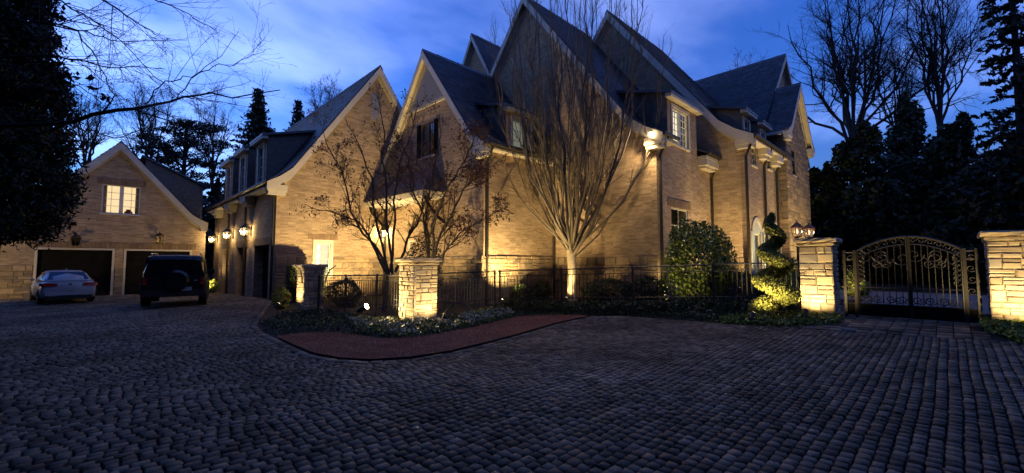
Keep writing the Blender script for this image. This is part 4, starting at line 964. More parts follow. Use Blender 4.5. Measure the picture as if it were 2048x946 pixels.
for side, p0, p1 in (('left', 1690, 1711), ('right', 1931, 1957)):
    va, vb = gy(p0), gy(p1); zt = zend - .03; t = E('gate_side_panel', (GU, (va + vb) / 2, gz0), f'narrow fixed scrollwork panel at the {side} of the drive gate', 'gate', 'gate side panels')
    for v in (va, vb): MB().box(GU - .03, GU + .03, v - .03, v + .03, gz0 - .1, zt + .05).build('post', M['gateiron'], t, uv=False)
    for z in (zt, zt - .17, zk): gtube([(va, z), (vb, z)], .016, 4).build('rail', M['gateiron'], t, uv=False)
    MB().box(GU - .006, GU + .006, min(va, vb), max(va, vb), gz0 + .05, zk - .01).build('kick_plate', M['door'], t, uv=False)
    for k in range(5): gtube(spiral((va + vb) / 2, zk + .14 + k * .24, .085, 1.3, math.pi / 2 * (k % 2) * 2, 1 if k % 2 else -1), .009, 4).build('scroll', M['gateiron'], t, uv=False)

# gas lanterns on posts behind the gate pillar
for px, py, d, lab in ((1594, 462, 13.2, 'copper post lantern left of the pair above the gate pillar'), (1618, 464, 14.0, 'copper post lantern right of the pair above the gate pillar')):
    p = pd(px, py, d); gzz = float(g(p.x, p.y)); t = E('post_lantern', (p.x, p.y, gzz), lab, 'lantern', 'post lanterns by the gate'); s = .92
    MB().tube([(p.x, p.y, gzz - .1), (p.x, p.y, p.z - .22 * s)], .035, 8).build('post', M['metal'], t, uv=False)
    MB().lathe(p, [(.2 * s, .12 * s), (.19 * s, .14 * s), (.09 * s, .24 * s), (.03 * s, .29 * s), (.02 * s, .33 * s)], 4).build('cap', M['copper'], t, uv=False)
    MB().lathe(p, [(.06 * s, -.24 * s), (.12 * s, -.2 * s), (.12 * s, -.18 * s)], 4).build('base', M['copper'], t, uv=False)
    for k in range(4):
        a = math.pi / 2 * k; e = Vector((math.cos(a), math.sin(a), 0)); e2 = Vector((-math.sin(a), math.cos(a), 0))
        MB().tube([p + e * .115 * s + Vector((0, 0, -.19 * s)), p + e * .185 * s + Vector((0, 0, .13 * s))], .011 * s, 4).build('corner_bar', M['copper'], t, uv=False)
        MB().quad(p + e * .11 * s + Vector((0, 0, -.18 * s)), p + e2 * .11 * s + Vector((0, 0, -.18 * s)), p + e2 * .178 * s + Vector((0, 0, .12 * s)), p + e * .178 * s + Vector((0, 0, .12 * s))).build('pane', M['glass'], t, uv=False)
    MB().lathe(p, [(.008, -.1), (.03, -.06), (.038, 0), (.018, .05), (.004, .08)], 8).build('flame', M['gas'], t, uv=False)
    lamp_light('gas_light', 'POINT', p, 1.6, t, radius=.05, col=(1, .55, .3))

# ------------------------------------------------------------------ garden spotlights
def on_ground(x, y): return Vector((x, y, float(g(x, y))))
sp = pg(722, 641)
uplight(sp, (cp.x, cp.y + .45, .9), 210, 'glaring spotlight in the bed left of the flower-bed pillar', angle=150, lens='lens', size=1.7)
uplight(on_ground(cp.x + .55, cp.y - .75), (cp.x + .42, cp.y, .85), 62, 'small dark spotlight at the front foot of the flower-bed pillar', angle=120)
uplight(on_ground(lp.x - .75, lp.y + .3), (lp.x, lp.y + .36, 1.0), 75, 'spotlight at the left foot of the narrow pillar', angle=110)
s4 = gd(1003, 16.0)
uplight(s4, (13.3, V2, 4.4), 850, 'bright spotlight by the garden gate aimed at the brick side wall', angle=100, lens='lens')
ht = gd(1143, 17.2)
uplight(on_ground(ht.x - .8, ht.y - .35), (ht.x + .1, ht.y, 2.6), 130, 'spotlight in the pine straw under the vase-shaped tree', angle=80)
uplight(on_ground(C4 - .5, V4 - .5), (C4, V4 - .0, 3.2), 60, 'spotlight at the house corner beside the round shrub', angle=90)
shb = gd(1398, 14.8)
uplight(gd(1328, 13.2), (shb.x, shb.y, 2.4), 60, 'spotlight in front of the round glossy shrub', angle=85)
uplight(on_ground(18.6, 5.9), (18.6, V4, 4.5), 300, 'spotlight behind the round shrub washing the side wall', angle=110)
uplight(on_ground(19.6, 5.3), (C5, 6.9, 4.5), 260, 'spotlight at the foot of the narrow brick wall', angle=100)
tp = gd(1547, 10.7)
uplight(on_ground(tp.x - 1.0, tp.y + .25), (tp.x, tp.y, 1.5), 130, 'spotlight at the foot of the spiral topiary', angle=100)
gpl = on_ground(GATE_U - .75, (glr.y + gll.y) / 2 + .12)
uplight(gpl, (GATE_U, (glr.y + gll.y) / 2, 1.2), 85, 'spotlight at the foot of the left gate pillar', angle=115)
uplight(on_ground(GATE_U - .85, gr0.y - .42), (GATE_U, gr0.y - .42, 1.3), 95, 'spotlight at the foot of the right gate pillar', angle=115)
uplight(on_ground(8.2, 17.1), (8.4, V1, 5.0), 1150, 'spotlight in the yard washing the left gable wall', angle=125)
uplight(on_ground(7.9, 14.2), (C2, 16.0, 6.0), 420, 'spotlight in the yard washing the second gable', angle=110)
uplight(on_ground(13.0, 10.6), (C4, 10.2, 3.2), 60, 'spotlight near the trunk aimed at the tallest gable', angle=95)
uplight(on_ground(-4.8, 29.6), (-2.5, GV, 4.0), 170, 'spotlight left of the detached garage behind the dark tree', angle=125)
uplight(on_ground(5.0, 30.6), (3.6, GV, 4.0), 130, 'spotlight right of the detached garage by the small bush', angle=125)
uplight(on_ground(23.2, 4.4), (23.4, V5, 4.5), 400, 'spotlight by the arched doors of the far side wall', angle=120)
uplight(on_ground(27.6, 3.4), (28, V6, 5.5), 560, 'spotlight at the foot of the stone wing', angle=110)

# ------------------------------------------------------------------ cars
def loft(sts):                                        # sts: (y, half ring [(x, z)...] from bottom centre to top centre)
    m = MB(); k = None
    for y, h in sts:
        ring = [(x, y, z) for x, z in h] + [(-x, y, z) for x, z in h[-2:0:-1]]; k = len(ring); m.v += ring
    for i in range(len(sts) - 1):
        for j in range(k): m.f.append((i * k + j, i * k + (j + 1) % k, (i + 1) * k + (j + 1) % k, (i + 1) * k + j))
    m.f.append(tuple(range(k - 1, -1, -1))); m.f.append(tuple((len(sts) - 1) * k + j for j in range(k)))
    return m
def lbuild(m, name, mat, parent, smooth=False, bevel=0, sub=0):
    o = link(name, m.mesh(name, uv=False, smooth=smooth), mat, parent)
    if sub: md = o.modifiers.new('subdivision', 'SUBSURF'); md.levels = sub; md.render_levels = sub
    return o
def wheel(parent, x, y, r, w, name='wheel'):
    m = MB(); n = 24; prof = [(.62 * r, -w / 2), (.93 * r, -w / 2), (r, -w / 2 + .03), (r, w / 2 - .03), (.93 * r, w / 2), (.62 * r, w / 2)]
    m.v = [(x + a, y + rr * math.cos(2 * math.pi * k / n), r + rr * math.sin(2 * math.pi * k / n)) for rr, a in prof for k in range(n)]
    m.f = [(i * n + k, i * n + (k + 1) % n, (i + 1) * n + (k + 1) % n, (i + 1) * n + k) for i in range(5) for k in range(n)]
    o = lbuild(m, name, M['tyre'], parent)
    m = MB()
    for s in (-1, 1):
        b = len(m.v); m.v += [(x + s * (w / 2 - .03), y + .62 * r * math.cos(2 * math.pi * k / n), r + .62 * r * math.sin(2 * math.pi * k / n)) for k in range(n)]; m.f.append(tuple(range(b, b + n)))
    lbuild(m, 'rim', M['rim'], o)
    for k in range(5):
        a = 2 * math.pi * k / 5; sx = w / 2 if x > 0 else -w / 2
        lbuild(MB().tube([(x + sx, y + .1 * r * math.cos(a), r + .1 * r * math.sin(a)), (x + sx * .9, y + .6 * r * math.cos(a), r + .6 * r * math.sin(a))], .03, 4), 'spoke', M['rim'], o)
def body_ring(w, z0, z1, zt):                          # lower body half section
    return [(0, z0), (w * .86, z0), (w * .97, z0 + .08), (w, z0 + (z1 - z0) * .5), (w * .985, z0 + (z1 - z0) * .82), (w * .93, z1), (w * .6, zt), (0, zt + .015)]
def lbox(parent, name, mat, *b): return lbuild(MB().box(*b), name, mat, parent)
def lquad(parent, name, mat, a, b, c, d): return lbuild(MB().quad(a, b, c, d), name, mat, parent)
def sedan(loc, rz):
    t = E('parked_sedan', loc, 'pale silver sedan parked nose-in at the left garage door', 'car', 'cars parked before the garage', rotz=rz)
    lbuild(loft([(.0, body_ring(.74, .36, .84, .90)), (.06, body_ring(.84, .27, .90, .985)), (.25, body_ring(.885, .22, .93, 1.02)), (.75, body_ring(.9, .2, .94, 1.03)), (1.6, body_ring(.905, .2, .93, 1.0)), (3.0, body_ring(.905, .2, .91, .97)),
                 (3.9, body_ring(.895, .2, .84, .88)), (4.4, body_ring(.84, .22, .72, .77)), (4.66, body_ring(.7, .3, .58, .62))]), 'body', M['carwhite'], t, smooth=True)
    def cr(wb, wr, zb, zr): return [(0, zb), (wb, zb), (wb * .99, zb + (zr - zb) * .3), (wr + .02, zr - .06), (wr - .06, zr), (0, zr + .03)]
    lbuild(loft([(.42, cr(.72, .70, .98, 1.01)), (.75, cr(.80, .66, .98, 1.19)), (1.2, cr(.82, .62, .95, 1.39)), (1.9, cr(.83, .61, .95, 1.455)), (2.5, cr(.83, .61, .93, 1.43)), (3.0, cr(.81, .64, .92, 1.22)), (3.5, cr(.76, .72, .9, .95))]), 'cabin', M['carwhite'], t, smooth=True)
    lquad(t, 'rear_window', M['darkglass'], (-.66, .50, 1.06), (.66, .50, 1.06), (.55, 1.12, 1.395), (-.55, 1.12, 1.395))
    for s in (-1, 1):
        lquad(t, 'side_window', M['darkglass'], (s * .835, 1.0, 1.0), (s * .84, 2.9, .98), (s * .66, 2.45, 1.37), (s * .665, 1.35, 1.37))
        lbuild(MB().add([(s * x, y, z) for x, y, z in ((.40, -.04, .79), (.80, -.03, .77), (.925, .2, .79), (.925, .36, .92), (.87, -.005, .93), (.40, -.035, .90))], [(0, 1, 4, 5), (1, 2, 3, 4)]), 'tail_light', M['red'], t)
        lbuild(MB().box(s * .55 - .16, s * .55 + .16, -.035, .0, .33, .36), 'reflector', M['chrome'], t)
        lbox(t, 'wing_mirror', M['carwhite'], s * .95 - .07, s * .95 + .07, 2.74, 2.83, .97, 1.07)
    lbuild(MB().tube([(-.75, .02, 1.0), (-.4, -.03, 1.025), (.4, -.03, 1.025), (.75, .02, 1.0)], .03, 6), 'spoiler_lip', M['carwhite'], t)
    lbox(t, 'licence_plate', M['plate'], -.16, .16, -.03, -.012, .58, .72); lbox(t, 'rear_bumper', M['carwhite'], -.76, .76, -.03, .2, .38, .53); lbox(t, 'diffuser', M['plastic'], -.7, .7, -.02, .25, .2, .36)
    lbuild(MB().add([(0, 1.45, 1.58), (-.02, 1.35, 1.48), (.02, 1.35, 1.48), (0, 1.6, 1.48)], [(0, 1, 2), (0, 2, 3), (0, 3, 1)]), 'antenna_fin', M['carwhite'], t)
    lbox(t, 'brand_badge', M['chrome'], -.05, .05, -.02, -.004, .83, .9)
    for y in (.85, 3.75):
        for s in (-1, 1): wheel(t, s * .8, y, .33, .22)
    return t
def suv(loc, rz):
    t = E('parked_suv', loc, 'black boxy off-roader with rear spare wheel parked before the right door', 'car', 'cars parked before the garage', rotz=rz)
    def br(w, z0, z1): return [(0, z0), (w * .9, z0), (w, z0 + .12), (w, z1 - .12), (w * .985, z1 - .03), (w * .95, z1), (0, z1)]
    lbuild(loft([(.0, br(.9, .5, 1.12)), (.08, br(.97, .42, 1.16)), (.3, br(.99, .38, 1.17)), (3.3, br(.99, .38, 1.17)), (4.3, br(.97, .4, 1.14)), (4.7, br(.88, .45, 1.05))]), 'body', M['carblack'], t, smooth=False)
    def cr(wb, wr, zb, zr): return [(0, zb), (wb, zb), (wb * .995, zb + .15), (wr + .03, zr - .16), (wr - .03, zr - .04), (wr - .18, zr), (0, zr + .015)]
    lbuild(loft([(.04, cr(.9, .78, 1.15, 1.8)), (.14, cr(.94, .84, 1.15, 1.93)), (.5, cr(.95, .86, 1.15, 1.97)), (2.4, cr(.95, .86, 1.15, 1.97)), (2.85, cr(.95, .84, 1.15, 1.88)), (3.3, cr(.93, .88, 1.14, 1.2))]), 'cabin', M['carblack'], t, smooth=False)
    lquad(t, 'rear_window', M['darkglass'], (-.72, .03, 1.24), (.72, .03, 1.24), (.66, .055, 1.72), (-.66, .055, 1.72))
    for s in (-1, 1):
        lquad(t, 'side_window', M['darkglass'], (s * .957, .5, 1.25), (s * .957, 2.7, 1.25), (s * .9, 2.5, 1.74), (s * .9, .6, 1.74))
        for z in (.86, 1.0): lbox(t, 'tail_light', M['red'], s * .86 - .055, s * .86 + .055, -.03, .05, z, z + .11)
        lbuild(MB().tube([(s * .74, .4, 2.0), (s * .74, .45, 2.03), (s * .74, 2.4, 2.03), (s * .74, 2.5, 1.98)], .02, 6), 'roof_rail', M['chrome'], t)
        lbuild(MB().bev(s * 1.1 - .12, s * 1.1 + .12, 2.75, 2.88, 1.2, 1.4, .02), 'wing_mirror', M['carblack'], t)
        for y in (.85, 3.75): wheel(t, s * .88, y, .41, .26); 
        for y in (.85, 3.75): lbuild(MB().tube([(s * .99, y + .5 * math.cos(a), .42 + .5 * math.sin(a)) for a in np.linspace(.1, math.pi - .1, 9)], .05, 5), 'wheel_arch', M['plastic'], t)
    m = MB(); n = 28; prof = [(.05, -.26), (.3, -.26), (.38, -.23), (.4, -.17), (.4, -.03), (.36, .02)]
    m.v = [(.08 + r * math.cos(2 * math.pi * k / n), y, 1.02 + r * math.sin(2 * math.pi * k / n)) for r, y in prof for k in range(n)]
    m.f = [(i * n + k, i * n + (k + 1) % n, (i + 1) * n + (k + 1) % n, (i + 1) * n + k) for i in range(5) for k in range(n)] + [tuple(range(n))]
    lbuild(m, 'spare_wheel', M['carblack'], t, smooth=False)
    lbox(t, 'rear_bumper', M['plastic'], -.95, .95, -.09, .1, .42, .66); lbox(t, 'licence_plate', M['plate'], .22, .54, -.115, -.095, .62, .76)
    lbuild(MB().tube([(.62, -.03, 1.0), (.7, -.05, 1.0)], .03, 6), 'door_handle', M['chrome'], t); lbuild(MB().tube([(-.02, .45, 1.99), (0, .5, 2.06)], .015, 5), 'antenna_fin', M['carblack'], t)
    return t
p = pg(138, 609); sedan(p + Vector((0, 0, .045)), math.radians(8))
p = pg(346, 617); suv(p + Vector((0, 0, .045)), math.radians(-10))

# ------------------------------------------------------------------ bare trees
def unit(v): return v / (np.linalg.norm(v) + 1e-9)
def wander(R, p, d, L, n, jit, lift=0.0):
    P = [np.array(p, float)]; d = unit(np.array(d, float))
    for i in range(n):
        d = unit(d + R.normal(0, jit, 3) + np.array([0, 0, lift])); P.append(P[-1] + d * L / n)
    return np.array(P)
def grow(R, out, P, R0, R1, level, spec):
    # add polyline P as a limb, then side shoots on it
    n = len(P); out[min(level, 3)].append((P, np.linspace(R0, R1, n)))
    if level >= len(spec): return
    cnt, lo, hi, ang, lift, jit = spec[level]
    seg = np.diff(P, axis=0); Ls = np.linalg.norm(seg, axis=1).sum()
    for k in range(R.poisson(cnt) if cnt > 3 else int(cnt + R.random())):
        t = R.uniform(.18, .98) if level else R.uniform(.3, 1); f = t * (n - 1); i = min(int(f), n - 2); p = P[i] + (P[i + 1] - P[i]) * (f - i)
        d = unit(seg[i]); e = R.normal(size=3); e = unit(e - e.dot(d) * d); a = R.normal(ang, .18)
        nd = d * math.cos(a) + e * math.sin(a); L = R.uniform(lo, hi) * (1.15 - .6 * t); r = (R0 + (R1 - R0) * t) * .62
        Q = wander(R, p, nd, L, 5 if level < 2 else 3, jit, lift); grow(R, out, Q, max(r, spec_min), max(r * .3, spec_min * .6), level + 1, spec)
spec_min = .004
def emit_tree(name, loc, label, group, out, bark, cat='tree', twig=None):
    t = E(name, loc, label, cat, group)
    for nm, ks, ns in (('trunk', (0,), 9), ('limbs', (1,), 6), ('twigs', (2, 3), 3)):
        lb = twig if twig and nm != 'trunk' else bark
        paths = [q for k in ks for q in out[k]]
        if paths:
            V, Q = tubes_np(paths, ns); o = obj_np(nm, V, Q, M[lb], t)
            if nm != 'trunk': o['kind'] = 'stuff'
    return t
# vase-shaped tree in front of the tallest gable
def vase_tree():
    global spec_min
    R = np.random.default_rng(21); spec_min = .0045; b = np.array(ht); out = [[], [], [], []]
    out[0].append((np.array([b + (0, 0, -.15), b + (0, 0, .1), b + (.02, 0, 1.1), b + (.0, .02, 2.0), b + (0, 0, 2.45)]), np.array([.26, .2, .17, .19, .2])))
    n = 46
    for i in range(n):
        az = 2 * math.pi * (i * .618) + R.normal(0, .1); Rm = 3.6 * math.sqrt((i + .5) / n); top = 14.5 - 4.2 * (Rm / 3.6) ** 2 + R.normal(0, .6); z0 = R.uniform(1.75, 2.45)
        ts = np.linspace(0, 1, 12); e = np.array([math.cos(az), math.sin(az), 0])
        rr = .08 + Rm * (1 - np.exp(-(2.2 + 1.9 * Rm / 3.6) * ts)) * 1.02; zz = z0 + (top - z0) * (ts ** (1.0 - .12 * Rm / 3.6) ) 
        P = b[None] + e[None] * rr[:, None] + np.stack([R.normal(0, .075, 12), R.normal(0, .075, 12), zz - 0], 1); P[0] = b + e * .07 + (0, 0, z0)
        r0 = R.uniform(.028, .06)
        grow(R, out, P, r0, .006, 1, [None, (24, .7, 2.3, .36, .10, .10), (4.5, .25, .8, .45, .08, .13)])
    t = emit_tree('vase_tree', ht, 'tall bare vase-shaped tree with fanning upright branches before the gables', None, out, 'palebark', twig='greybark')
    return t
vase_tree()
# two small multi-stem maples behind the fence
def maple(name, base, limbs, label, seed, leaf_c, nleaf):
    global spec_min
    R = np.random.default_rng(seed); spec_min = .004; out = [[], [], [], []]; tips = []
    for d, pts in limbs:
        n = len(pts); P = [np.array(pd(x, y, d + (k * .12 * (-1) ** (n + seed)))) for k, (x, y) in enumerate(pts)]
        P = np.array(P); m = 14; tt = np.linspace(0, n - 1, m); Q = np.stack([np.interp(tt, range(n), P[:, c]) for c in range(3)], 1); Q[1:-1] += R.normal(0, .035, (m - 2, 3))
        grow(R, out, Q, .052 if pts[0][1] > 500 else .035, .010, 1, [None, (16, .5, 1.6, .6, .05, .14), (7, .25, .75, .6, .03, .16), (2.6, .12, .35, .7, 0, .2)])
    bx = np.array(base); out[0].append((np.array([bx + (0, 0, -.2), bx + (0, 0, .15), np.array(pd(limbs[0][1][0][0], limbs[0][1][0][1], limbs[0][0]))]), np.array([.13, .1, .06])))
    t = emit_tree(name, base, label, 'maples behind the fence', out, 'bark')
    tw = [q for k in (2, 3) for q in out[k]]; C = []
    for c, rad, n in leaf_c:
        c = np.array(pd(c[0], c[1], c[2])); ends = np.array([P[-1] for P, r in tw] + [P[-2] for P, r in tw]); dd = np.linalg.norm(ends - c, axis=1); near = ends[dd < rad * 1.5]
        if len(near): C.append(near[R.integers(0, len(near), n)] + R.normal(0, .05, (n, 3)))
    ends = np.array([P[-1] for P, r in tw]); C.append(ends[R.integers(0, len(ends), nleaf)] + R.normal(0, .04, (nleaf, 3)))
    V, Q = leaves(np.concatenate(C), .085, rng=R, up=-.6); obj_np('dry_leaves', V, Q, M['brownleaf'], t, kind='stuff')
mb1 = gd(772, 14.9); mb2 = gd(858, 14.6)
maple('maple_tree', mb1, [(14.9, [(775, 555), (765, 510), (722, 462), (700, 410), (688, 350), (655, 290), (640, 240)]), (14.7, [(772, 545), (740, 480), (715, 440), (660, 425), (610, 408)]), (15.1, [(778, 550), (752, 450), (745, 370), (715, 290), (690, 235)]),
      (14.8, [(785, 550), (775, 430), (766, 330), (770, 250), (752, 185)]), (15.2, [(780, 545), (792, 450), (786, 400), (800, 320), (830, 250), (835, 200)]), (14.6, [(790, 545), (815, 470), (845, 430), (850, 360), (822, 300)])],
      'bare multi-stem maple spreading left before the side door', 31, [((660, 330, 14.9), .9, 500), ((650, 400, 14.9), .8, 400)], 1100)
maple('maple_tree', mb2, [(14.6, [(858, 555), (856, 480), (850, 420), (868, 350), (878, 280), (880, 220)]), (14.5, [(862, 550), (866, 440), (905, 360), (935, 310), (960, 262)]), (14.3, [(868, 552), (880, 528), (888, 505), (918, 470), (960, 440), (1006, 415)]),
      (14.8, [(860, 545), (850, 440), (825, 380), (815, 320), (800, 280)]), (14.4, [(866, 545), (872, 480), (905, 430), (925, 380), (965, 345), (1000, 320)])],
      'bare maple with rusty leaves and one pale low limb reaching right', 32, [((945, 400, 14.4), 1.1, 900), ((975, 455, 14.3), .7, 420), ((960, 330, 14.5), .9, 420), ((880, 300, 14.6), 1.2, 600)], 1300)
# overhanging bare tree at the upper left
def overhang():
    global spec_min
    R = np.random.default_rng(41); spec_min = .0022; out = [[], [], [], []]; D = 6.6
    b = gd(-330, D); top = np.array(pd(-330, -150, D)); out[0].append((np.array([np.array(b) - (0, 0, .2), np.array(b) + (0, 0, .3), (np.array(b) + top) / 2, top]), np.array([.3, .24, .2, .13])))
    L = [([(-330, 330), (-140, 275), (0, 256), (130, 243), (210, 224), (290, 212), (350, 200), (400, 188), (470, 193), (560, 180)], .055, .008), ([(-330, 150), (-100, 120), (100, 108), (165, 124), (230, 134), (330, 138)], .03, .006),
         ([(-330, 40), (-100, 30), (100, 42), (180, 66), (235, 82), (375, 80)], .024, .005), ([(-330, -60), (-50, -60), (115, -2), (190, 42), (232, 76)], .026, .006), ([(-330, -100), (40, -80), (205, -2), (250, 28), (300, 62), (325, 78)], .025, .005),
         ([(-330, -130), (150, -90), (310, -4), (370, 25), (432, 62)], .02, .004), ([(290, 208), (312, 178), (340, 163), (385, 152), (440, 118), (478, 62)], .014, .004), ([(355, 196), (385, 155), (420, 135), (480, 125), (532, 98)], .012, .004),
         ([(-330, 60), (0, 20), (150, 60), (190, 120), (220, 175), (250, 218)], .018, .006), ([(-330, 360), (0, 290), (140, 246), (175, 262), (230, 278), (290, 255), (305, 225)], .02, .005), ([(-330, 200), (0, 130), (105, 150), (190, 190), (260, 205)], .018, .004),
         ([(-330, 0), (60, 20), (220, 60), (330, 170), (370, 195)], .014, .004), ([(-330, 250), (0, 205), (110, 120), (180, 116), (178, 112)], .016, .006), ([(195, 226), (197, 205), (200, 170), (185, 150)], .01, .004)]
    for pts, r0, r1 in L:
        n = len(pts); P = np.array([np.array(pd(x, y, D + .5 * math.sin(k * 1.3 + r0 * 100))) for k, (x, y) in enumerate(pts)]); m = 18; tt = np.linspace(0, n - 1, m)
        Q = np.stack([np.interp(tt, range(n), P[:, c]) for c in range(3)], 1); Q[1:-1] += R.normal(0, .018, (m - 2, 3))
        grow(R, out, Q, r0 * .8, r1 * .8, 1, [None, (15, .4, 1.6, .55, .03, .07), (4.5, .12, .45, .6, .02, .1), (1.2, .05, .16, .8, 0, .1)])
    t = emit_tree('overhanging_tree', b, 'bare tree reaching thin branches over the upper left sky', None, out, 'darkbark')
    tw = [q for k in (2,) for q in out[k]]; ends = np.array([P[-1] for P, r in tw]); c = [np.array(pd(x, y, D)) for x, y in ((115, 35), (128, 28), (125, 142), (150, 152), (190, 172), (210, 195))]
    C = np.concatenate([q + R.normal(0, .05, (7, 3)) for q in c]); V, Q = leaves(C, .13, rng=R, up=-.5); obj_np('dead_leaves', V, Q, M['darkbark'], t, kind='stuff')
overhang()
def bare(px, d, ytop, yfork, spread, label, seed, name='bare_tree', r=.3, n=10, group='bare trees in the background', dens=1.0):
    global spec_min
    R = np.random.default_rng(seed); spec_min = .0075 * d / 40; out = [[], [], [], []]; b = np.array(gd(px, d)); top = np.array(pd(px, ytop, d)); fk = np.array(pd(px, yfork, d)); fk[2] = max(fk[2], b[2] + 1.5)
    out[0].append((np.array([b - (0, 0, .3), b + (fk - b) * .4, fk]), np.array([r * 1.2, r, r * .9]))); H = top[2] - fk[2]; sw = spread * d / F
    for i in range(n):
        az = 2 * math.pi * (i / n) + R.normal(0, .25); k = R.uniform(.15, 1) if i else 0; h = H * (1 - .45 * k * k) * R.uniform(.85, 1.02); ts = np.linspace(0, 1, 9)
        e = np.array([math.cos(az), math.sin(az), 0]); P = fk[None] + e[None] * (sw * k * (ts ** .75))[:, None] + np.stack([0 * ts, 0 * ts, h * ts ** (1 + .3 * k)], 1) + R.normal(0, .012 * H, (9, 3)) * (ts > 0)[:, None]; P[0] -= (0, 0, R.uniform(0, .25 * (fk[2] - b[2])))
        grow(R, out, P, r * .5, r * .08, 1, [None, (13 * dens, H * .16, H * .42, .6, .06, .12), (7, H * .06, H * .17, .6, .04, .16), (3.5, H * .03, H * .07, .7, .02, .2)])
    return emit_tree(name, b, label, group, out, 'darkbark')
bare(1705, 44, -50, 262, 190, 'broad bare oak spreading behind the stone wing', 51, name='oak_tree', r=.34, n=15, dens=1.1)
bare(1880, 40, -110, 240, 120, 'bare tree leaning between the oak and the right-hand cedar', 52, r=.26, n=10)
bare(1795, 50, 40, 260, 70, 'slim bare tree right of the broad oak', 53, r=.22, n=8)
bare(300, 60, 170, 330, 110, 'faint bare tree behind the detached garage roof', 54, r=.28, n=9)
bare(170, 55, 190, 330, 90, 'faint bare tree left of the detached garage gable', 55, r=.25, n=8)
bare(655, 48, 158, 300, 50, 'bare treetop showing above the left gable roof', 56, r=.2, n=7)
bare(425, 58, 180, 330, 60, 'thin bare tree beside the dark spruce', 57, r=.2, n=7)
bare(1480, 60, 108, 260, 45, 'bare treetop tips above the right slate roof', 58, r=.22, n=7)

# ------------------------------------------------------------------ evergreen trees
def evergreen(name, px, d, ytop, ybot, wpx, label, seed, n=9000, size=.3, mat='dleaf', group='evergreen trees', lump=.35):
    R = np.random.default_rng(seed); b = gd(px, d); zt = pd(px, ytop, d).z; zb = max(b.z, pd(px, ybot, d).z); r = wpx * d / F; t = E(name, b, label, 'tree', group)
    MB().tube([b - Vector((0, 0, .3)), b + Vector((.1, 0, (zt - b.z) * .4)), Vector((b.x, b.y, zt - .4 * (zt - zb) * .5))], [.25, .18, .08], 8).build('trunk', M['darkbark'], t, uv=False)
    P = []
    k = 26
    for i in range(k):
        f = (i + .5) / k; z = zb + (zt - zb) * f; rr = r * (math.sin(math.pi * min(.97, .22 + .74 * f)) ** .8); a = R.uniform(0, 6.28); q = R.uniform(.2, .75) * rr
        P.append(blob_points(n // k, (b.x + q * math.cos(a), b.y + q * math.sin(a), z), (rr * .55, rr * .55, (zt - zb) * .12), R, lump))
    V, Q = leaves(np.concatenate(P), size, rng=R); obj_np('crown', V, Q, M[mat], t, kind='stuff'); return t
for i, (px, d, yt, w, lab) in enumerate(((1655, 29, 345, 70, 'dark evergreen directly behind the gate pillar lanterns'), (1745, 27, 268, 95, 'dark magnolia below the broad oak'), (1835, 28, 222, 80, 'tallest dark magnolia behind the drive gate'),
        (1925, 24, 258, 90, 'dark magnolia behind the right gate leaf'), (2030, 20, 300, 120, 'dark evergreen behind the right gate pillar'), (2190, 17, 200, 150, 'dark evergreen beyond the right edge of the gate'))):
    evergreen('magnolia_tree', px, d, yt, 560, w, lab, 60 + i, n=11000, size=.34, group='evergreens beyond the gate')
evergreen('cypress_tree', 428, 47, 372, 560, 24, 'dark cypress in the gap between the two garages', 69, n=5000, size=.4, group='evergreens between the garages')
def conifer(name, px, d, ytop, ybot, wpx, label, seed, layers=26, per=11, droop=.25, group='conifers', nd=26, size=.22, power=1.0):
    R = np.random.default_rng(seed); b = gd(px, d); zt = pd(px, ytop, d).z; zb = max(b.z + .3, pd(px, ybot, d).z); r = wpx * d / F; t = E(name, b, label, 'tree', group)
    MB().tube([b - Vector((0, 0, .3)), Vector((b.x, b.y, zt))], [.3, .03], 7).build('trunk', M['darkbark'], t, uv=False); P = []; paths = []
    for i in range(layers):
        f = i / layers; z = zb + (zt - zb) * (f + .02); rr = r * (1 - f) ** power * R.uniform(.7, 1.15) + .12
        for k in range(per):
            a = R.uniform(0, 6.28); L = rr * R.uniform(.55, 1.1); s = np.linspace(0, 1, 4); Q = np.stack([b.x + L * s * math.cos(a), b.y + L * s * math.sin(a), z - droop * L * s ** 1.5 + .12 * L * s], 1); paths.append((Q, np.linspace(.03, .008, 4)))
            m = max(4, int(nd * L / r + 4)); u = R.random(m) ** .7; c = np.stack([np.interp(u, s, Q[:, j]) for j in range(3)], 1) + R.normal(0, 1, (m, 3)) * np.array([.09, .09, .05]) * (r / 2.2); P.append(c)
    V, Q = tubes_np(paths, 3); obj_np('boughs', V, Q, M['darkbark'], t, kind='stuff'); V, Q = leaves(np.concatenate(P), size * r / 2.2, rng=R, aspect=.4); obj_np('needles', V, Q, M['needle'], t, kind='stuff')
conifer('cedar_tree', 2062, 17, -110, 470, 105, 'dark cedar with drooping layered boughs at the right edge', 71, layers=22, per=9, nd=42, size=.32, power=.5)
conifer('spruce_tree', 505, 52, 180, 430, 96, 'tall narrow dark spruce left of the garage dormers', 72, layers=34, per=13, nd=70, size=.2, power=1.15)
conifer('spruce_tree', 588, 55, 203, 430, 76, 'shorter dark spruce tip peeking over the dormer roof', 73, layers=34, per=13, nd=70, size=.2, power=1.15)
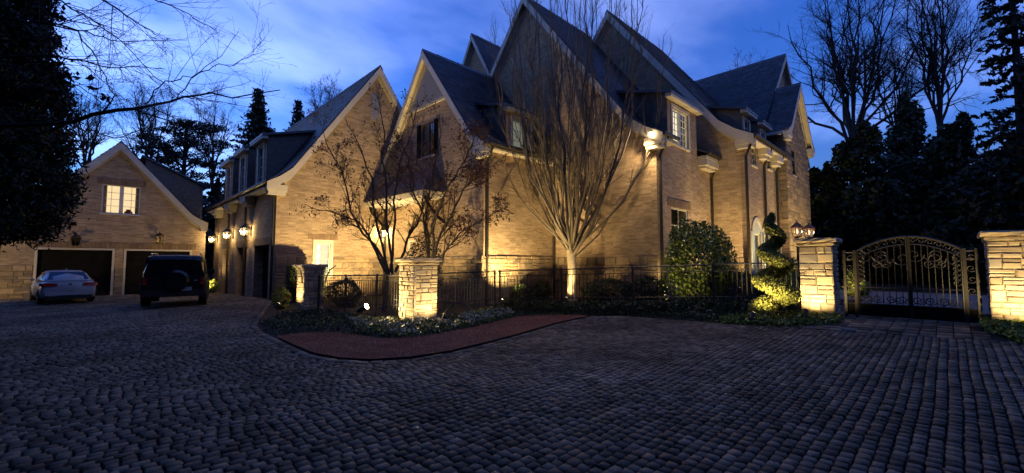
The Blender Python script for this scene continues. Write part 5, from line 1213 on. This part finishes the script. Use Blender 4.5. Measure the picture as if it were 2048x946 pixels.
def pine():
    R = np.random.default_rng(74); d = 46; b = gd(368, d); t = E('pine_tree', b, 'dark flat-topped pine between garage and spruce', 'tree'); paths = []; P = []
    top = np.array(pd(372, 250, d)); paths.append((np.array([np.array(b), np.array(pd(366, 380, d)), top]), np.array([.35, .25, .1])))
    for (x, y) in ((300, 275), (320, 290), (345, 262), (360, 250), (385, 248), (400, 262), (425, 255), (440, 290), (415, 300), (330, 320), (350, 310), (395, 325), (430, 330), (375, 285), (290, 300), (445, 350), (310, 345), (400, 370), (340, 370)):
        e = np.array(pd(x, y, d + R.uniform(-2, 2))); s = np.array(pd(368, min(430, y + 45), d)); paths.append((np.array([s, (s + e) / 2 + (0, 0, -.3), e]), np.array([.12, .07, .03]))); P.append(blob_points(420, e, (1.5, 1.5, .42), R, .5, shell=.2)); P.append(blob_points(160, (s + e) / 2, (1.2, 1.2, .4), R, .5, shell=.2))
    V, Q = tubes_np(paths, 5); obj_np('boughs', V, Q, M['darkbark'], t); V, Q = leaves(np.concatenate(P), .34, rng=R, aspect=.35); obj_np('needles', V, Q, M['needle'], t, kind='stuff')
pine()
def left_evergreen():
    R = np.random.default_rng(75); d = 9.6; b = gd(-60, d); t = E('dark_evergreen', b, 'huge dark evergreen filling the left edge', 'tree'); P = []
    MB().tube([b - Vector((0, 0, .3)), b + Vector((0, 0, 4)), b + Vector((0, 0, 9.5))], [.35, .28, .1], 9).build('trunk', M['darkbark'], t, uv=False); paths = []
    ys = [-220, -100, 0, 60, 120, 200, 280, 350, 400, 440, 470]; es = [20, 45, 62, 88, 92, 112, 120, 132, 138, 120, 60]
    for i in range(340):
        y = R.uniform(-220, 465); ed = float(np.interp(y, ys, es)) + R.normal(0, 5); r = (ed + 60) / F * d * .8; z = pd(-60, y, d).z; a = R.uniform(0, 6.28); L = r * R.uniform(.8, 1.0)
        s = np.linspace(.1, 1, 4); Q = np.stack([b.x + L * s * math.cos(a), b.y + L * s * math.sin(a), z + .35 * L - .45 * L * s ** 1.6], 1); paths.append((Q, np.linspace(.03, .006, 4)))
        m = 430; u = R.random(m) ** .55; P.append(np.stack([np.interp(u, (s - .1) / .9, Q[:, j]) for j in range(3)], 1) + R.normal(0, .11, (m, 3)) * np.array([1, 1, 1.2]))
    V, Q = tubes_np(paths, 3); obj_np('boughs', V, Q, M['darkbark'], t, kind='stuff'); V, Q = leaves(np.concatenate(P), .125, rng=R, up=-.8, aspect=.34); obj_np('foliage', V, Q, M['needle'], t, kind='stuff')
left_evergreen()

# ------------------------------------------------------------------ shrubs, hedges, flowers
def shrub(name, c, r, label, seed, n=2600, size=.09, mat='leaf', group='garden shrubs', cat='shrub', lump=.3, shell=.6):
    R = np.random.default_rng(seed); b = Vector((c[0], c[1], float(g(c[0], c[1])))); t = E(name, b, label, cat, group); paths = []
    zc = b.z + r[2] * .98
    for k in range(9):
        a = R.uniform(0, 6.28); q = R.uniform(.2, .8); e = np.array([b.x + r[0] * q * math.cos(a), b.y + r[1] * q * math.sin(a), zc + r[2] * R.uniform(-.2, .7)]); s = np.array(b) + (0, 0, -.1); paths.append((np.array([s, (s + e) / 2 + R.normal(0, .04, 3), e]), np.array([.025, .018, .008])))
    V, Q = tubes_np(paths, 4); obj_np('stems', V, Q, M['bark'], t); P = blob_points(n, (b.x, b.y, zc), r, R, lump, shell=shell, k=26)
    P[:, 2] = np.maximum(P[:, 2], b.z + .03); V, Q = leaves(P, size, rng=R, up=.3, aspect=.5); obj_np('foliage', V, Q, M[mat], t, kind='stuff'); return t
shrub('round_shrub', (shb.x, shb.y), (1.2, 1.2, 1.45), 'large round glossy camellia lit behind the black fence', 81, n=9000, size=.13, shell=.35)
for i, (px, d, rx, rz, mt, lab) in enumerate(((1045, 17.6, .5, .42, 'ivy', 'loose shrub at the stone base right of the garden gate'), (1085, 18.6, .4, .45, 'ivy', 'sparse shrub by the downspout behind the vase tree'), (1215, 16.2, 1.0, .5, 'ivy', 'dark low shrub right of the vase tree trunk'), (1285, 15.6, .8, .5, 'ivy', 'dark low shrub before the lit house corner'),
        (1470, 14.2, 1.0, .55, 'ivy', 'dark mounded shrub right of the round camellia'), (1590, 14.6, .7, .75, 'ivy', 'rounded twiggy shrub behind the left gate pillar'), (1578, 12.9, .5, .62, 'moss', 'leafy green shrub between topiary and gate pillar'), (845, 15.6, .75, 1.35, 'dleaf', 'dark clipped shrub beside the side door'),
        (690, 16.8, .7, .5, 'ivy', 'low shrub behind the left fence panels'))):
    c = gd(px, d); shrub('low_shrub', (c.x, c.y), (rx, rx, rz), lab, 90 + i, n=int(3200 * rx), size=.09, mat=mt)
c = gd(566, 15.6); shrub('small_bush', (c.x, c.y), (.35, .35, .38), 'small bright yellow-green bush left of the narrow pillar', 101, n=420, size=.12, mat='moss')
c = on_ground(5.25, 31.3); shrub('small_bush', (c.x, c.y), (.3, .3, .45), 'small lit bush at the right corner of the detached garage', 102, n=300, size=.14, mat='moss')
for k, (px, py, d) in enumerate(((1698, 532, 15.5), (1722, 545, 15.2))):
    c = gd(px, d); shrub('leafy_plant', (c.x, c.y), (.22, .22, .45 if k == 0 else .36), ('left' if k == 0 else 'right') + ' of two lit leafy plants glimpsed through the gate', 103 + k, n=260, size=.13, mat='moss', group='lit plants beyond the gate')
c = gd(1712, 14.6); uplight(c, (c.x + .5, c.y + .25, .9), 22, 'small spotlight behind the left gate leaf', angle=90)
# clipped hedge before the left gable wall
def hedge(x0, x1, y0, y1, h, label, seed, mat='ivy', n=5000):
    R = np.random.default_rng(seed); gz_ = float(g(x0, y0)); t = E('clipped_hedge', ((x0 + x1) / 2, (y0 + y1) / 2, gz_), label, 'hedge'); P = R.uniform((x0, y0, gz_ + .05), (x1, y1, gz_ + h), (n, 3)); f = R.integers(0, 3, n)
    P[f == 0, 2] = gz_ + h + R.normal(0, .035, (f == 0).sum()); s = f == 1; P[s, 1] = y0 + R.normal(0, .03, s.sum()); s = f == 2; P[s, 0] = np.where(R.random(s.sum()) < .5, x0, x1) + R.normal(0, .03, s.sum())
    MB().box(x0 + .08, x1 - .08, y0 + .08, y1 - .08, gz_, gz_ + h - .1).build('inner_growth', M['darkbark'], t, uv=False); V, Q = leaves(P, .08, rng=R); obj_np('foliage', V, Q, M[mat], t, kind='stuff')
hedge(5.95, 7.35, 19.3, 19.9, 1.5, 'dark clipped hedge standing behind the narrow lit pillar', 111)
# spiral topiary
def topiary():
    R = np.random.default_rng(121); b = Vector((tp.x, tp.y, float(g(tp.x, tp.y)))); t = E('spiral_topiary', b, 'spiral-clipped evergreen topiary lit from below by the fence', 'topiary'); H = pd(1528, 436, tp.x * FW[0] + tp.y * FW[1]).z - b.z
    MB().tube([b - Vector((0, 0, .2)), b + Vector((.0, 0, H * .95))], [.05, .02], 7).build('stem', M['bark'], t, uv=False); P = []
    turns = 3.3
    for i in range(330):
        f = i / 329; a = -2 * math.pi * turns * f + 2.2; w = .40 * (1 - f) ** .7 + .06; q = w * .75; c = (b.x + q * .85 * math.cos(a), b.y + q * .85 * math.sin(a), b.z + .24 + (H - .2) * f); P.append(blob_points(95, c, (w * .72 + .03, w * .72 + .03, .12 + .085 * (1 - f)), R, .2, shell=.5, k=6))
    V, Q = leaves(np.concatenate(P), .05, rng=R, up=.6, aspect=.5); obj_np('foliage', V, Q, M['topi'], t, kind='stuff')
topiary()
# ground cover, pansies and straw in the beds
def cover(name, poly_px, n, size, mat, label, cat, seed, hmax=.12, off=.02, clump=0, parent=None):
    R = np.random.default_rng(seed); poly = [(p.x, p.y) for p in (pg(*q) for q in poly_px)]; xs, ys = zip(*poly); X = R.uniform(min(xs), max(xs), n * 3); Y = R.uniform(min(ys), max(ys), n * 3)
    if clump:
        cx = R.uniform(min(xs), max(xs), clump); cy = R.uniform(min(ys), max(ys), clump); k = R.integers(0, clump, n * 3); X = cx[k] + R.normal(0, .09, n * 3); Y = cy[k] + R.normal(0, .09, n * 3)
    s = inside(poly, X, Y); X, Y = X[s][:n], Y[s][:n]; Z = g(X, Y) + off + R.random(len(X)) ** 1.5 * hmax; V, Q = leaves(np.stack([X, Y, Z], 1), size, rng=R, up=.2); return props(obj_np(name, V, Q, M[mat], kind='stuff'), label, cat)
BED1 = [(520, 650), (560, 628), (640, 622), (790, 640), (880, 640), (985, 618), (1100, 608), (1190, 612), (1180, 632), (1030, 637), (940, 659), (845, 677), (760, 680), (670, 668), (560, 672), (530, 665)]
cover('ground_cover', BED1, 16000, .06, 'ivy', 'dark leafy ground cover in the left flower bed', 'ground cover', 131, hmax=.09)
PANSY = [(690, 640), (790, 646), (880, 645), (960, 628), (1010, 618), (1030, 634), (940, 657), (845, 675), (770, 677), (720, 668)]
cover('pansy_leaves', PANSY, 7000, .06, 'leaf', 'green pansy leaves around the flower-bed pillar', 'plants', 132, hmax=.15)
cover('pansy_flowers', PANSY, 1300, .065, 'petal', 'small white pansies around the flower-bed pillar', 'flowers', 133, hmax=.05, off=.13, clump=170)
BED2 = [(1190, 612), (1300, 606), (1450, 605), (1590, 612), (1600, 640), (1610, 652), (1560, 653), (1480, 649), (1390, 642), (1300, 635), (1240, 631), (1180, 632)]
cover('ground_cover', BED2, 16000, .06, 'ivy', 'dark ground cover along the foot of the long fence', 'ground cover', 134, hmax=.12)
cover('border_flowers', BED2, 260, .06, 'petal', 'scattered pale flowers along the foot of the long fence', 'flowers', 135, hmax=.08, off=.16, clump=110)
cover('border_grass', [(1440, 640), (1600, 630), (1690, 640), (1680, 652), (1560, 656), (1440, 650)], 5000, .09, 'moss', 'yellow-green grass tufts by the left gate pillar', 'grass', 136, hmax=.12)
cover('border_grass', [(1955, 640), (2048, 650), (2150, 690), (2120, 725), (2048, 690), (1965, 662)], 5000, .09, 'moss', 'yellow-green grass tufts by the right gate pillar', 'grass', 137, hmax=.14)
def straw(c, r, n, label, seed):
    R = np.random.default_rng(seed); a = R.uniform(0, 6.28, n); q = r * np.sqrt(R.random(n)); X = c.x + q * np.cos(a); Y = c.y + q * np.sin(a); V, Q = leaves(np.stack([X, Y, g(X, Y) + .01 + R.random(n) * .05], 1), .13, rng=R, aspect=.12); props(obj_np('pine_straw', V, Q, M['mulch'], kind='stuff'), label, 'mulch')
straw(ht, 1.6, 5000, 'brown pine straw under the vase-shaped tree', 141); straw(cp + Vector((.4, .1, 0)), .8, 1800, 'brown straw round the foot of the flower-bed pillar', 142); straw(tp, 1.0, 2500, 'brown straw round the spiral topiary', 143)
# liriope row behind the fence
R_ = np.random.default_rng(151); nn = 9000; s_ = R_.random(nn); X = fd[0] + (fe[0] - fd[0]) * s_ + .45 + R_.normal(0, .2, nn); Y = fd[1] + (fe[1] - fd[1]) * s_ + .15 + R_.normal(0, .2, nn)
V, Q = leaves(np.stack([X, Y, g(X, Y) + .05 + R_.random(nn) * .34], 1), .1, rng=R_, up=.8, aspect=.3); props(obj_np('border_plants', V, Q, M['ivy'], kind='stuff'), 'dark strappy plants just behind the long black fence', 'plants')

# ------------------------------------------------------------------ woodland around the grounds
def woods(name, segs, label, seed, size, mat='woods'):
    R = np.random.default_rng(seed); P = []
    for l0, d0, l1, d1, h, n in segs:
        s = R.random(n); l = l0 + (l1 - l0) * s; d = d0 + (d1 - d0) * s; top = h * (.78 + .22 * np.sin(s * 23 + seed) * np.sin(s * 9)); z = R.random(n) ** .8 * top; P.append(np.stack([d * FW[0] + l * RT[0] + R.normal(0, 1.1, n), d * FW[1] + l * RT[1] + R.normal(0, 1.1, n), z], 1))
    V, Q = leaves(np.concatenate(P), size, rng=R, aspect=.8); props(obj_np(name, V, Q, M[mat], kind='stuff'), label, 'woodland')
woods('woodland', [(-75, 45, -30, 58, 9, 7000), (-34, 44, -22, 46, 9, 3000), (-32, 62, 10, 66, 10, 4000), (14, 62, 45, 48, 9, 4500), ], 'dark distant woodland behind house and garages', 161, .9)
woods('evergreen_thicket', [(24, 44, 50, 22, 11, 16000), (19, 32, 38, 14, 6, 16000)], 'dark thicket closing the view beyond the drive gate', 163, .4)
woods('sky_blocking_trees', [(-24, -3, -13, -13, 24, 4600), (-13, -13, 14, -13, 25, 7000), (14, -13, 26, -5, 22, 3600), (-24, -3, -36, 18, 18, 4600), (-11, -4, -19, 10, 19, 5200), (26, -5, 30, 8, 14, 2400)], 'dense dark unseen trees added on the near side to block sky light', 162, 1.5)  # out-of-view trees, added to cut sky light on walls and left paving

def fallen():
    R = np.random.default_rng(171); n = 520; d = R.uniform(3, 16, n); l = R.uniform(-1.1, 1.1, n) * d; X = d * FW[0] + l * RT[0]; Y = d * FW[1] + l * RT[1]; k = ~inside(GARDEN, X, Y); X, Y = X[k], Y[k]
    V, Q = leaves(np.stack([X, Y, g(X, Y) + .04], 1), .05, rng=R); V = V.reshape(-1, 4, 3); V[:, :, 2] = V[:, :1, 2] * 0 + (g(X, Y) + .036)[:, None] + R.uniform(0, .012, (len(X), 4)); props(obj_np('fallen_leaves', V.reshape(-1, 3), Q, M['brownleaf'], kind='stuff'), 'few dry leaves scattered over the cobbles', 'leaves')
fallen()
